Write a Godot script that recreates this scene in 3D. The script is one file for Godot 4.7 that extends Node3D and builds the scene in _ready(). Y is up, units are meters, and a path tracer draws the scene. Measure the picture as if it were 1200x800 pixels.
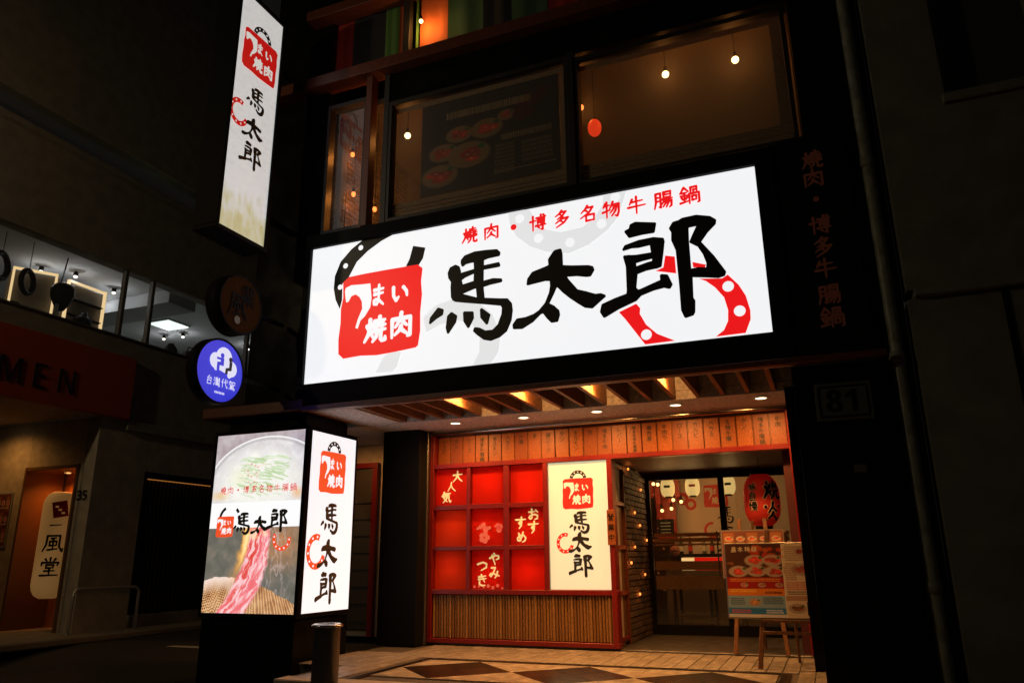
extends Node3D
# A restaurant front at night: lit fascia sign, covered walkway, shopfront, neighbours across the alley.

var cache := {}
var taken := {}
var rng := RandomNumberGenerator.new()
var M := {}

# Handwritten characters as brush strokes in a 100 x 100 box (y down): strokes split by ";", points by " ".
const STROKES := {
	"焼": "18,35 22,48;42,30 36,44;30,12 30,45 22,70 8,92;31,55 44,78;50,20 94,17;72,5 72,34;48,38 96,35;60,27 60,45;84,27 84,43;46,56 97,52;62,56 58,78 44,94;78,54 78,86 84,92 97,90 97,80",
	"燒": "18,35 22,48;42,30 36,44;30,12 30,45 22,70 8,92;31,55 44,78;54,16 90,13;72,4 72,26;50,27 95,25;44,40 68,38;56,30 56,50;42,52 68,50;76,38 98,36;87,30 87,50;75,51 99,49;44,62 98,58;62,62 58,80 44,95;78,60 78,88 86,93 97,91 97,82",
	"肉": "12,30 12,95;12,30 88,26 88,90 78,94;50,8 46,32 26,58;48,32 74,54;50,56 44,70 24,86;48,66 74,84",
	"博": "8,40 40,36;24,10 24,94;44,22 98,18;70,5 70,62;52,30 52,60;52,30 90,28 90,58;52,40 90,38;52,50 90,48;84,6 92,12;40,68 98,65;80,58 80,92 70,90;54,74 62,84",
	"多": "52,4 40,20 18,34;46,14 76,12 56,34 28,52;42,24 52,32;58,42 44,58 18,74;54,52 88,48 64,76 22,98;46,62 58,72",
	"名": "48,4 36,22 14,42;44,16 78,14 56,44 10,72;38,30 52,42;40,58 40,94;40,58 84,56 82,92;40,90 84,88",
	"物": "20,14 10,36;14,28 44,24;28,6 28,94;6,62 46,52;62,8 54,30 44,44;58,26 94,22 92,70 84,92 72,86;70,28 62,52 46,70;84,28 74,62 54,88",
	"牛": "28,16 14,44;22,32 82,28;6,60 96,55;50,4 50,98",
	"腸": "14,12 14,60 6,94;14,12 38,10 38,90 30,86;15,34 38,33;15,54 38,53;54,8 54,38;54,8 90,6 90,36;54,22 90,21;54,38 90,36;46,48 98,45;60,50 44,74;56,60 94,57 92,86 82,94;70,60 50,88;82,60 66,92",
	"鍋": "24,4 4,36;24,4 46,28;14,34 38,32;8,50 44,47;26,34 26,84;12,60 18,72;40,56 34,70;4,88 46,80;58,8 58,40;58,8 88,6 88,38;72,22 88,22;72,22 72,40;50,42 50,96;50,42 98,40 98,90 90,94;64,56 64,80;64,56 84,55 84,78;64,78 84,76",
	"ま": "18,24 84,20;20,44 82,40;52,4 52,72 40,90 20,88 18,74 34,68 56,74 86,94",
	"い": "18,20 20,60 34,84 46,68;70,24 86,44 90,66",
	"大": "8,38 94,32;50,6 48,40 34,70 8,96;50,44 66,72 94,94",
	"人": "48,6 42,42 8,94;46,40 64,70 94,94",
	"気": "30,4 22,22 6,40;26,18 92,14;26,30 80,27;18,44 76,40 78,70 90,92 97,80;26,54 60,88;58,52 44,74 20,94",
	"お": "10,30 60,26;36,6 36,78 24,88 10,76 22,60 60,50 88,60 86,84 62,92;72,16 90,32",
	"す": "6,26 96,22;58,4 58,50 44,64 34,54 44,42 58,50 56,74 36,98",
	"め": "24,16 36,60 46,82;66,8 56,46 30,84 12,78 12,56 40,34 76,36 92,58 84,82 60,94",
	"や": "6,44 60,22 88,26 90,46 66,56;46,6 58,22;28,20 56,96",
	"み": "22,14 58,12 40,52 18,84 6,74 18,60 60,66 94,80;78,44 72,76 54,96",
	"つ": "6,34 56,18 90,30 88,60 40,84",
	"き": "16,22 80,14;14,42 84,34;40,4 70,62;24,60 22,80 44,92 74,90",
	"台": "50,6 24,36 74,32;66,20 84,40;26,54 26,92;26,54 76,54 76,92;26,90 76,90",
	"灣": "8,14 18,24;4,38 14,46;6,90 20,60;52,6 56,12;44,18 68,18;46,28 66,28;46,36 66,36;46,44 46,56;46,44 66,44 66,56;46,55 66,55;36,8 28,20 38,24 28,40;28,40 40,38;34,40 34,56;82,8 74,20 86,24 74,40;74,40 90,38;82,40 82,56;34,64 84,64 84,74 36,74 34,84 88,84 86,98 74,96",
	"代": "28,6 6,44;20,30 20,96;36,38 96,30;58,6 66,60 86,94 96,76;78,8 90,20",
	"駕": "6,16 40,14 36,44 28,42;24,4 20,28 4,46;54,12 54,42;54,12 90,12 90,42;54,40 90,40;26,52 26,80;26,52 78,50;26,62 74,61;26,71 74,70;50,52 50,80;26,80 88,79 84,98 74,95;12,86 8,96;34,86 36,94;50,86 52,94;66,86 70,92",
	"一": "10,52 90,46",
	"風": "20,14 18,60 4,96;20,14 80,12 80,70 96,96 99,80;40,28 62,24;34,44 34,66;34,44 66,42 66,64;34,65 66,64;50,28 50,86;28,88 72,82",
	"堂": "50,4 50,24;26,10 34,22;74,8 66,22;12,28 10,44;12,28 90,28 84,44;34,40 34,56;34,40 68,40 66,56;34,56 66,55;28,72 74,70;50,58 50,94;10,95 92,93",
	"營": "20,6 24,16;36,4 32,14;28,4 18,30;30,18 40,28;62,6 66,16;80,4 76,14;72,4 62,30;74,18 86,28;10,36 8,50;10,36 92,36 86,48;34,48 34,64;34,48 68,48 66,64;34,63 66,63;26,74 26,98;26,74 76,74 76,98;26,96 76,96",
	"業": "38,4 38,26;60,4 60,26;20,12 26,24;80,10 72,24;8,28 92,28;34,32 40,42;66,32 60,42;16,46 84,46;22,58 78,58;6,70 94,70;50,46 50,98;46,72 12,94;54,72 90,94",
	"中": "16,26 16,66;16,26 84,26 84,66;16,64 84,64;50,4 50,98",
	"味": "8,26 8,72;8,26 34,26 34,72;8,70 34,70;46,28 90,26;40,48 97,46;68,6 68,96;66,50 42,86;70,50 97,84",
	"自": "48,2 36,16;22,18 22,96;22,18 78,18 78,96;22,42 78,42;22,66 78,66;22,92 78,92",
	"慢": "16,6 16,96;6,30 4,50;26,26 32,42;46,6 46,30;46,6 88,6 88,30;46,18 88,18;46,30 88,30;42,38 42,58;42,38 94,38 94,58;42,57 94,57;60,38 60,56;76,38 76,56;46,66 86,66 66,86 40,97;50,74 96,97",
	"レ": "24,8 24,88 84,44", "バ": "30,24 22,60 6,88;58,22 76,52 92,86;74,4 82,16;88,2 96,12", "ー": "50,8 50,92",
	"ハ": "32,18 24,58 6,90;60,18 76,52 94,88", "ラ": "22,12 78,12;10,38 88,36 76,68 34,96", "ミ": "22,12 76,24;26,40 74,52;14,70 84,90",
	"ロ": "16,16 16,88;16,16 84,16 84,88;16,84 84,84", "ス": "14,16 80,14 60,52 8,92;52,56 92,90", "タ": "40,4 28,30 6,52;36,20 86,18 64,64 16,96;36,40 66,58",
	"ン": "12,20 36,36;14,90 60,70 90,28", "カ": "8,32 84,28 78,84 60,88;46,4 40,50 8,94", "ル": "30,14 28,60 6,92;58,8 58,86 96,54", "ビ": "20,8 22,84 84,84;74,28 22,50;80,6 86,16;92,4 98,14",
	"ホ": "10,30 90,28;50,4 50,96 40,92;28,50 12,80;72,50 90,78", "モ": "20,16 80,14;10,48 92,44;46,14 46,82 60,90 88,86", "辛": "50,2 50,14;16,20 86,18;32,26 38,42;68,26 60,42;8,48 94,46;18,68 84,66;50,48 50,98",
	"本": "8,30 92,28;50,4 50,98;48,32 8,80;52,32 94,80;30,74 70,73",
	"特": "20,14 10,36;14,28 42,24;28,6 28,94;6,62 44,52;52,20 92,18;72,4 72,38;46,40 98,38;48,58 96,56;82,44 82,92 72,88;58,68 66,80",
	"級": "26,4 10,28 30,30 8,54;8,54 38,50;24,54 24,94;10,66 6,84;38,64 42,78;52,14 86,12 78,40 94,40 80,72 54,98;58,14 56,60 46,96;60,48 96,96",
	"粗": "8,20 14,36;44,18 36,36;4,46 50,42;28,6 28,96;26,50 6,82;30,52 50,76;60,14 60,90;60,14 88,12 88,90;60,38 88,37;60,62 88,61;50,92 99,90",
	"盛": "28,14 92,10;30,14 26,40 8,62;30,36 50,34 46,56 38,54;58,4 66,40 86,62 94,50;80,26 62,54;22,68 22,92;22,68 80,67 80,92;42,68 42,92;60,68 60,92;6,94 96,92",
}
# Outlines of the hand-drawn letters and shapes on the fascia sign, in metres from its middle.
const TRACED := {
	"馬": [[-0.59,0.39,-0.549,0.435,-0.427,0.462,-0.283,0.457,-0.152,0.444,-0.117,0.406,-0.122,0.378,-0.259,0.371,-0.343,0.349,-0.475,0.352,-0.536,0.346,-0.577,0.321,-0.59,0.354],[-0.427,0.363,-0.319,0.364,-0.323,0.23,-0.325,0.022,-0.311,-0.117,-0.382,-0.107,-0.397,0.033,-0.426,0.129,-0.421,0.245],[-0.756,0.262,-0.732,0.318,-0.67,0.339,-0.626,0.313,-0.608,0.251,-0.615,0.217,-0.582,0.083,-0.613,-0.005,-0.593,-0.031,-0.641,-0.093,-0.689,-0.075,-0.709,-0.038,-0.716,0.08,-0.712,0.149,-0.747,0.202],[-0.615,0.224,-0.426,0.25,-0.331,0.273,-0.129,0.284,-0.118,0.248,-0.33,0.242,-0.426,0.218,-0.547,0.183,-0.59,0.159],[-0.589,0.08,-0.426,0.106,-0.33,0.087,-0.2,0.102,-0.1,0.084,-0.095,0.061,-0.236,0.05,-0.318,0.035,-0.425,0.032,-0.593,-0.013],[-0.702,-0.039,-0.605,-0.02,-0.396,-0.1,-0.12,-0.149,-0.028,-0.162,0.017,-0.219,0.026,-0.298,0.011,-0.407,-0.042,-0.521,-0.122,-0.576,-0.225,-0.603,-0.306,-0.581,-0.387,-0.516,-0.43,-0.473,-0.418,-0.445,-0.364,-0.458,-0.294,-0.5,-0.202,-0.501,-0.133,-0.443,-0.086,-0.327,-0.079,-0.251,-0.097,-0.215,-0.306,-0.168,-0.544,-0.118,-0.665,-0.09],[-0.987,-0.319,-0.976,-0.256,-0.884,-0.152,-0.822,-0.179,-0.829,-0.229,-0.906,-0.265],[-0.77,-0.396,-0.755,-0.262,-0.712,-0.228,-0.65,-0.275,-0.662,-0.342,-0.752,-0.462],[-0.555,-0.243,-0.447,-0.257,-0.442,-0.325,-0.498,-0.426,-0.549,-0.345],[-0.346,-0.232,-0.33,-0.239,-0.241,-0.314,-0.271,-0.415,-0.341,-0.327]],
	"太": [[0.214,-0.024,0.224,0.039,0.277,0.104,0.439,0.144,0.475,0.159,0.47,0.228,0.524,0.301,0.543,0.317,0.604,0.323,0.615,0.269,0.617,0.127,0.724,0.106,0.909,0.08,0.954,0.062,0.965,0.028,0.928,-0.029,0.889,-0.028,0.782,-0.002,0.65,0.009,0.68,-0.046,0.776,-0.174,0.867,-0.208,0.972,-0.254,1.032,-0.255,1.079,-0.28,0.936,-0.387,0.861,-0.369,0.787,-0.313,0.697,-0.238,0.621,-0.164,0.568,-0.101,0.542,-0.097,0.511,-0.164,0.448,-0.281,0.507,-0.318,0.561,-0.375,0.567,-0.422,0.547,-0.485,0.484,-0.486,0.441,-0.437,0.393,-0.368,0.356,-0.376,0.267,-0.453,0.145,-0.513,0.048,-0.504,0.044,-0.464,0.087,-0.41,0.187,-0.407,0.284,-0.382,0.349,-0.346,0.422,-0.27,0.472,-0.158,0.487,-0.081,0.484,-0.013,0.42,-0.003,0.307,-0.014]],
	"郎": [[1.33,0.405,1.379,0.423,1.392,0.468,1.441,0.484,1.65,0.439,1.629,0.346,1.511,0.347,1.371,0.335],[1.296,0.199,1.321,0.24,1.468,0.272,1.621,0.278,1.718,0.253,1.723,0.212,1.599,0.219,1.464,0.207,1.388,0.214],[1.6,0.249,1.724,0.228,1.705,0.11,1.676,-0.042,1.629,-0.054,1.602,0.022,1.612,0.075,1.599,0.128,1.591,0.22],[1.302,0.126,1.43,0.111,1.573,0.112,1.62,0.108,1.612,0.065,1.494,0.054,1.407,0.038,1.321,0.062],[1.403,-0.022,1.548,0.011,1.624,0.019,1.638,-0.05,1.525,-0.058,1.419,-0.085],[1.305,0.116,1.354,0.124,1.415,0.077,1.414,-0.004,1.422,-0.096,1.401,-0.242,1.454,-0.309,1.394,-0.36,1.309,-0.348,1.324,-0.251,1.326,-0.111,1.328,0.01],[1.029,-0.448,1.048,-0.375,1.186,-0.33,1.312,-0.299,1.456,-0.27,1.59,-0.227,1.675,-0.2,1.674,-0.141,1.734,-0.154,1.773,-0.258,1.752,-0.29,1.698,-0.27,1.586,-0.285,1.453,-0.323,1.403,-0.371,1.219,-0.434,1.061,-0.508],[1.8,0.356,1.837,0.411,1.987,0.434,1.99,0.352,1.975,0.324,1.969,0.185,1.969,-0.112,1.976,-0.211,1.968,-0.431,1.984,-0.462,1.975,-0.575,1.961,-0.601,1.889,-0.617,1.862,-0.541,1.862,-0.291,1.853,0.105,1.815,0.222,1.821,0.312],[1.836,0.391,1.932,0.438,2.071,0.445,2.204,0.407,2.255,0.363,2.248,0.325,2.164,0.25,2.074,0.137,2.064,0.119,1.995,0.17,2.027,0.235,2.085,0.345,1.98,0.34,1.887,0.32],[2.065,0.128,2.093,0.143,2.205,-0.023,2.304,-0.204,2.293,-0.236,2.239,-0.247,2.118,-0.223,1.968,-0.196,1.982,-0.13,2.054,-0.126,2.138,-0.143,2.147,-0.082,2.119,0.02]],
	"red_shoe": [[1.73,0.065,1.826,0.039,1.828,-0.145,1.621,-0.087,1.703,-0.06,1.722,0.027],[1.997,-0.048,2.128,-0.098,2.117,-0.126,2.002,-0.108],[2.049,-0.237,2.273,-0.266,2.328,-0.236,2.421,-0.355,2.478,-0.476,2.506,-0.628,2.501,-0.719,2.443,-0.85,2.163,-0.854,2.245,-0.796,2.29,-0.71,2.3,-0.6,2.273,-0.465,2.196,-0.35,2.114,-0.271],[1.217,-0.477,1.401,-0.41,1.441,-0.464,1.432,-0.522,1.49,-0.645,1.594,-0.754,1.768,-0.848,1.469,-0.852,1.375,-0.708,1.279,-0.56]],
	"red_holes": [[2.322,-0.359,2.408,-0.624,1.487,-0.752]],
	"grey_top": [[-0.014,0.895,0.015,0.709,0.087,0.571,0.248,0.419,0.437,0.326,0.701,0.261,0.924,0.323,1.147,0.462,1.256,0.581,1.33,0.767,1.364,0.871,1.109,0.872,1.094,0.763,1.033,0.673,0.865,0.543,0.611,0.529,0.453,0.588,0.325,0.725,0.256,0.874]],
	"grey_top_holes": [[0.131,0.782,0.351,0.503,0.714,0.389,1.075,0.545,1.24,0.825]],
	"grey_low": [[-1.078,-0.234,-0.92,-0.106,-0.645,-0.051,-0.375,-0.137,-0.205,-0.312,-0.106,-0.539,-0.133,-0.746,-0.232,-0.881,-0.447,-0.865,-0.365,-0.72,-0.366,-0.543,-0.469,-0.379,-0.642,-0.328,-0.876,-0.353,-1.033,-0.425],[-1.69,-0.83,-1.594,-0.656,-1.514,-0.59,-1.349,-0.609,-1.404,-0.786,-1.463,-0.839]],
	"block": [[-2.201,0.362,-2.126,0.422,-1.88,0.431,-1.6,0.434,-1.376,0.433,-1.168,0.434,-1.099,0.377,-1.114,0.21,-1.097,0.05,-1.115,-0.169,-1.109,-0.388,-1.133,-0.558,-1.162,-0.581,-1.411,-0.602,-1.677,-0.616,-1.901,-0.598,-2.14,-0.609,-2.213,-0.545,-2.225,-0.364,-2.207,-0.161,-2.213,0.024,-2.188,0.16]],
	"black_shoe": [[-1.955,0.882,-2.108,0.79,-2.258,0.646,-2.332,0.465,-2.337,0.3,-2.3,0.153,-2.232,0.027,-2.205,0.14,-2.213,0.352,-2.126,0.422,-2.019,0.607,-1.869,0.725,-1.681,0.825,-1.506,0.884],[-1.237,0.684,-1.069,0.632,-1.098,0.503,-1.156,0.421,-1.327,0.437,-1.281,0.522]],
	"black_holes": [[-1.971,0.784,-2.18,0.578,-2.242,0.309]],
	"horse": [[-2.167,0.239,-2.157,0.285,-2.08,0.309,-1.924,0.297,-1.809,0.292,-1.798,0.22,-1.782,0.103,-1.794,-0.01,-1.864,-0.114,-1.925,-0.163,-1.957,-0.261,-1.991,-0.245,-1.964,-0.147,-1.907,-0.017,-1.917,0.076,-1.954,0.139,-2.008,0.181,-2.071,0.167,-2.106,0.102,-2.14,0.095,-2.154,0.156]],
}


# ---------- helpers: materials ----------
func lin(r, g, b) -> Color:
	return Color(r, g, b).linear_to_srgb()


func mat(key: String, c: Color, rough := 0.7, metal := 0.0) -> StandardMaterial3D:
	if not M.has(key):
		var m := StandardMaterial3D.new()
		m.resource_name = key
		m.albedo_color = c
		m.roughness = rough
		m.metallic = metal
		M[key] = m
	return M[key]


func noise_tex(seed_: int, freq: float, low: float, high: float, oct := 4, size := 512) -> NoiseTexture2D:
	var n := FastNoiseLite.new()
	n.seed = seed_
	n.noise_type = FastNoiseLite.TYPE_SIMPLEX_SMOOTH
	n.frequency = freq
	n.fractal_octaves = oct
	var t := NoiseTexture2D.new()
	t.width = size
	t.height = size
	t.seamless = true
	t.noise = n
	var g := Gradient.new()
	g.set_color(0, Color(low, low, low))
	g.set_color(1, Color(high, high, high))
	t.color_ramp = g
	return t


func textured(m: StandardMaterial3D, t: Texture2D, scale: Vector3, world := true) -> StandardMaterial3D:
	m.albedo_texture = t
	m.uv1_triplanar = true
	m.uv1_world_triplanar = world
	m.uv1_scale = scale
	return m


func rough_map(m: StandardMaterial3D, t: Texture2D) -> void:
	m.roughness_texture = t
	m.roughness_texture_channel = BaseMaterial3D.TEXTURE_CHANNEL_RED


func glow(key: String, c: Color, energy: float, base := Color(0.5, 0.5, 0.5), rough := 0.4) -> StandardMaterial3D:
	if not M.has(key):
		var m := mat(key, base, rough)
		m.emission_enabled = true
		m.emission = c
		m.emission_energy_multiplier = energy
	return M[key]


func pane(key: String, c: Color, alpha: float, rough := 0.03) -> StandardMaterial3D:
	var m := mat(key, Color(c.r, c.g, c.b, alpha), rough)
	m.transparency = BaseMaterial3D.TRANSPARENCY_ALPHA
	m.metallic_specular = 0.32
	return m


# ---------- helpers: nodes ----------
const ORDER := ["first", "second", "third", "fourth", "fifth", "sixth", "seventh", "eighth", "ninth", "tenth", "eleventh", "twelfth", "thirteenth", "fourteenth", "fifteenth", "sixteenth", "seventeenth", "eighteenth", "nineteenth", "twentieth", "twenty-first", "twenty-second", "twenty-third", "twenty-fourth"]


func numbered(n: String) -> String:
	taken[n] = taken.get(n, 0) + 1
	return n if taken[n] == 1 else "%s_%03d" % [n, taken[n] - 1]


func thing(called: String, label: String, category: String, at := Vector3.ZERO, group := "", turn := 0.0) -> Node3D:
	var o := Node3D.new()
	o.name = numbered(called)
	add_child(o)
	o.position = at
	o.rotation.y = turn
	o.set_meta("label", label)
	o.set_meta("category", category)
	if group:
		o.set_meta("group", group)
	return o


func put(called: String, mesh: Mesh, m: Material, parent: Node3D, at := Vector3.ZERO, label := "") -> MeshInstance3D:
	var o := MeshInstance3D.new()
	o.name = called
	o.mesh = mesh
	o.material_override = m
	parent.add_child(o, true)
	o.position = at
	if label:
		o.set_meta("label", label)
	return o


func where(n: Node3D) -> Vector3:
	var v := Vector3.ZERO
	while n != self:
		v += n.position
		n = n.get_parent()
	return v


func lb(called: String, parent: Node3D, c: Vector3, s: Vector3, m: Material, bevel := 0.0) -> MeshInstance3D:
	return put(called, box_mesh(s, bevel), m, parent, c)


func wb(called: String, parent: Node3D, x0, x1, y0, y1, z0, z1, m: Material, bevel := 0.0) -> MeshInstance3D:
	var a := Vector3(minf(x0, x1), minf(y0, y1), minf(z0, z1))
	var b := Vector3(maxf(x0, x1), maxf(y0, y1), maxf(z0, z1))
	return put(called, box_mesh(b - a, bevel), m, parent, (a + b) / 2.0 - where(parent))


func setting(called: String, x0, x1, y0, y1, z0, z1, m: Material, bevel := 0.0) -> MeshInstance3D:
	var o := wb(called, self, x0, x1, y0, y1, z0, z1, m, bevel)
	o.set_meta("kind", "structure")
	return o


# ---------- helpers: meshes ----------
func face(st: SurfaceTool, p: Array, out: Vector3, uv = null) -> void:
	var n: Vector3 = (p[1] - p[0]).cross(p[2] - p[0])
	var order := range(p.size())
	if n.dot(out) > 0.0:   # front faces run clockwise
		order.reverse()
	for k in range(1, p.size() - 1):
		for i in [order[0], order[k], order[k + 1]]:
			if uv:
				st.set_uv(uv[i])
			st.add_vertex(p[i])


func start(smooth := false) -> SurfaceTool:
	var st := SurfaceTool.new()
	st.begin(Mesh.PRIMITIVE_TRIANGLES)
	st.set_smooth_group(0 if smooth else -1)
	return st


func done(st: SurfaceTool) -> ArrayMesh:
	st.generate_normals()
	return st.commit()


func box_mesh(s: Vector3, b := 0.0) -> ArrayMesh:
	var key := "box%.4f,%.4f,%.4f,%.4f" % [s.x, s.y, s.z, b]
	if cache.has(key):
		return cache[key]
	b = minf(b, minf(s.x, minf(s.y, s.z)) * 0.35)
	var st := start()
	var h := s / 2.0
	if b <= 0.0:
		for ax in 3:
			for sg in [-1.0, 1.0]:
				var q := []
				for k in [[-1, -1], [1, -1], [1, 1], [-1, 1]]:
					var v := Vector3.ZERO
					v[ax] = sg * h[ax]
					v[(ax + 1) % 3] = k[0] * h[(ax + 1) % 3]
					v[(ax + 2) % 3] = k[1] * h[(ax + 2) % 3]
					q.append(v)
				var o := Vector3.ZERO
				o[ax] = sg
				face(st, q, o)
	else:
		var vert := func(sg: Array, ax: int) -> Vector3:
			var v := Vector3.ZERO
			for i in 3:
				v[i] = sg[i] * (h[i] if i == ax else h[i] - b)
			return v
		for ax in 3:
			var a1 := (ax + 1) % 3
			var a2 := (ax + 2) % 3
			for sg in [-1, 1]:
				var q := []
				for k in [[-1, -1], [1, -1], [1, 1], [-1, 1]]:
					var g := [0, 0, 0]
					g[ax] = sg
					g[a1] = k[0]
					g[a2] = k[1]
					q.append(vert.call(g, ax))
				var o := Vector3.ZERO
				o[ax] = sg
				face(st, q, o)
				for sg2 in [-1, 1]:
					var g1 := [0, 0, 0]
					g1[ax] = sg
					g1[a1] = sg2
					g1[a2] = -1
					var g2 := g1.duplicate()
					g2[a2] = 1
					var o2 := Vector3.ZERO
					o2[ax] = sg
					o2[a1] = sg2
					face(st, [vert.call(g1, ax), vert.call(g2, ax), vert.call(g2, a1), vert.call(g1, a1)], o2)
		for a in [-1, 1]:
			for c in [-1, 1]:
				for d in [-1, 1]:
					var g := [a, c, d]
					face(st, [vert.call(g, 0), vert.call(g, 1), vert.call(g, 2)], Vector3(a, c, d))
	cache[key] = done(st)
	return cache[key]


func lathe(profile: Array, seg := 20) -> ArrayMesh:   # profile of Vector2(radius, y)
	var st := start(true)
	for i in profile.size() - 1:
		var p: Vector2 = profile[i]
		var q: Vector2 = profile[i + 1]
		for k in seg:
			var a := TAU * k / seg
			var b := TAU * (k + 1) / seg
			var P := [Vector3(p.x * cos(a), p.y, p.x * sin(a)), Vector3(p.x * cos(b), p.y, p.x * sin(b)), Vector3(q.x * cos(b), q.y, q.x * sin(b)), Vector3(q.x * cos(a), q.y, q.x * sin(a))]
			var o := Vector3(cos((a + b) / 2), 0, sin((a + b) / 2)) * (q.y - p.y) + Vector3(0, p.x - q.x, 0)
			if p.x < 0.0001:
				P.remove_at(1)
			elif q.x < 0.0001:
				P.remove_at(3)
			face(st, P, o)
	return done(st)


func tube(pts: Array, r: float, seg := 8) -> ArrayMesh:
	var st := start(true)
	var rings := []
	for i in pts.size():
		var d: Vector3 = (pts[mini(i + 1, pts.size() - 1)] - pts[maxi(i - 1, 0)]).normalized()
		var u := d.cross(Vector3.UP if absf(d.y) < 0.9 else Vector3.RIGHT).normalized()
		var v := d.cross(u)
		var ring := []
		for k in seg:
			var a := TAU * k / seg
			ring.append(pts[i] + (u * cos(a) + v * sin(a)) * r)
		rings.append(ring)
	for i in pts.size() - 1:
		for k in seg:
			var k2 := (k + 1) % seg
			var c: Vector3 = (rings[i][k] + rings[i][k2]) / 2.0 - pts[i]
			face(st, [rings[i][k], rings[i][k2], rings[i + 1][k2], rings[i + 1][k]], c)
	for e in [0, pts.size() - 1]:
		face(st, rings[e], pts[e] - pts[1 if e == 0 else e - 1])
	return done(st)


func ball(r: float, squash := 1.0, seg := 12) -> ArrayMesh:
	var key := "ball%.4f,%.3f" % [r, squash]
	if not cache.has(key):
		var pr := []
		for i in 9:
			var a := -PI / 2 + PI * i / 8
			pr.append(Vector2(maxf(0.0, r * cos(a)), r * sin(a) * squash))
		cache[key] = lathe(pr, seg)
	return cache[key]


func poly_mesh(polys: Array, dz := 0.00005) -> ArrayMesh:   # flat shapes facing +z, each polygon an array of Vector2
	var st := start()
	var z := 0.0
	for p in polys:
		var t := Geometry2D.triangulate_polygon(PackedVector2Array(p))
		for i in range(0, t.size(), 3):
			var q := []
			for k in 3:
				var v: Vector2 = p[t[i + k]]
				q.append(Vector3(v.x, v.y, z))
			face(st, q, Vector3.BACK)
		z += dz
	return done(st)


func disc(c: Vector2, r: float, n := 20) -> Array:
	var p := []
	for k in n:
		p.append(c + Vector2(cos(TAU * k / n), sin(TAU * k / n)) * r)
	return p


func arc(c: Vector2, r0: float, r1: float, a0: float, a1: float, n := 24, sy := 1.0) -> Array:
	var p := []
	for k in n + 1:
		var a := deg_to_rad(lerpf(a0, a1, float(k) / n))
		p.append(c + Vector2(cos(a), sin(a) * sy) * r1)
	for k in n + 1:
		var a := deg_to_rad(lerpf(a1, a0, float(k) / n))
		p.append(c + Vector2(cos(a), sin(a) * sy) * r0)
	return p


func traced(key: String, shift := Vector2.ZERO, scale := 1.0, bold := 0.0) -> Array:
	var out := []
	for flat in TRACED[key]:
		var p := []
		for i in range(0, flat.size(), 2):
			p.append((Vector2(flat[i], flat[i + 1]) + shift) * scale)
		if bold > 0.0:
			p = Array(Geometry2D.offset_polygon(PackedVector2Array(p), bold * scale, Geometry2D.JOIN_ROUND)[0])
		out.append(p)
	return out


func stroke_mesh(ch: String, weight := 9.0) -> ArrayMesh:   # a character 1 unit high, centred, facing +z
	var key := ch + str(weight)
	if cache.has(key):
		return cache[key]
	var polys := []
	for s in STROKES[ch].split(";"):
		var pts := []
		for t in s.split(" "):
			var xy = t.split(",")
			pts.append(Vector2(float(xy[0]) - 50.0, 50.0 - float(xy[1])) / 100.0)
		for i in pts.size() - 1:
			var wa := weight / 200.0 * (1.0 if i == 0 else 0.9)
			var wb_ := weight / 200.0 * (0.62 if i == pts.size() - 2 else 0.9)
			var cloud := PackedVector2Array()
			for k in 8:
				var d := Vector2(cos(TAU * k / 8 + 0.3), sin(TAU * k / 8 + 0.3))
				cloud.append(pts[i] + d * wa)
				cloud.append(pts[i + 1] + d * wb_)
			var hull := Array(Geometry2D.convex_hull(cloud))
			hull.pop_back()
			polys.append(hull)
	cache[key] = poly_mesh(polys, 0.0002)
	return cache[key]


func character(parent: Node3D, ch: String, at: Vector3, size: float, m: Material, weight := 9.0, wide := 1.0) -> MeshInstance3D:
	if ch == "・":
		return put("dot_mark", poly_mesh([disc(Vector2.ZERO, size * 0.14)]), m, parent, at)
	var o := put("character", stroke_mesh(ch, weight), m, parent, at)
	o.scale = Vector3(size * wide, size, size)
	return o


func lettering(parent: Node3D, text: String, at: Vector3, size: float, step: Vector3, m: Material, weight := 9.0, wide := 1.0) -> void:
	for i in text.length():
		character(parent, text[i], at + step * i, size, m, weight, wide)


func print_mesh(w: float, h: float) -> ArrayMesh:   # a flat print facing +z
	var st := start()
	face(st, [Vector3(-w / 2, -h / 2, 0), Vector3(w / 2, -h / 2, 0), Vector3(w / 2, h / 2, 0), Vector3(-w / 2, h / 2, 0)], Vector3.BACK, [Vector2(0, 1), Vector2(1, 1), Vector2(1, 0), Vector2(0, 0)])
	return done(st)


func font_text(called: String, parent: Node3D, s: String, at: Vector3, height: float, m: Material, bold := false, deep := 0.004) -> MeshInstance3D:
	var t := TextMesh.new()
	var f := SystemFont.new()
	f.font_names = PackedStringArray(["Droid Sans"])
	f.font_weight = 700 if bold else 400
	t.font = f
	t.text = s
	t.font_size = 64
	t.pixel_size = height / 46.0
	t.depth = deep
	return put(called, t, m, parent, at)


# ---------- helpers: lights ----------
func omni(called: String, at: Vector3, c: Color, e: float, size := 0.03) -> void:
	var l := OmniLight3D.new()
	l.name = called
	l.light_color = c
	l.light_energy = e
	l.light_size = size
	l.omni_range = 12.0
	l.omni_attenuation = 2.0
	l.shadow_enabled = true
	add_child(l, true)
	l.position = at


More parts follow.
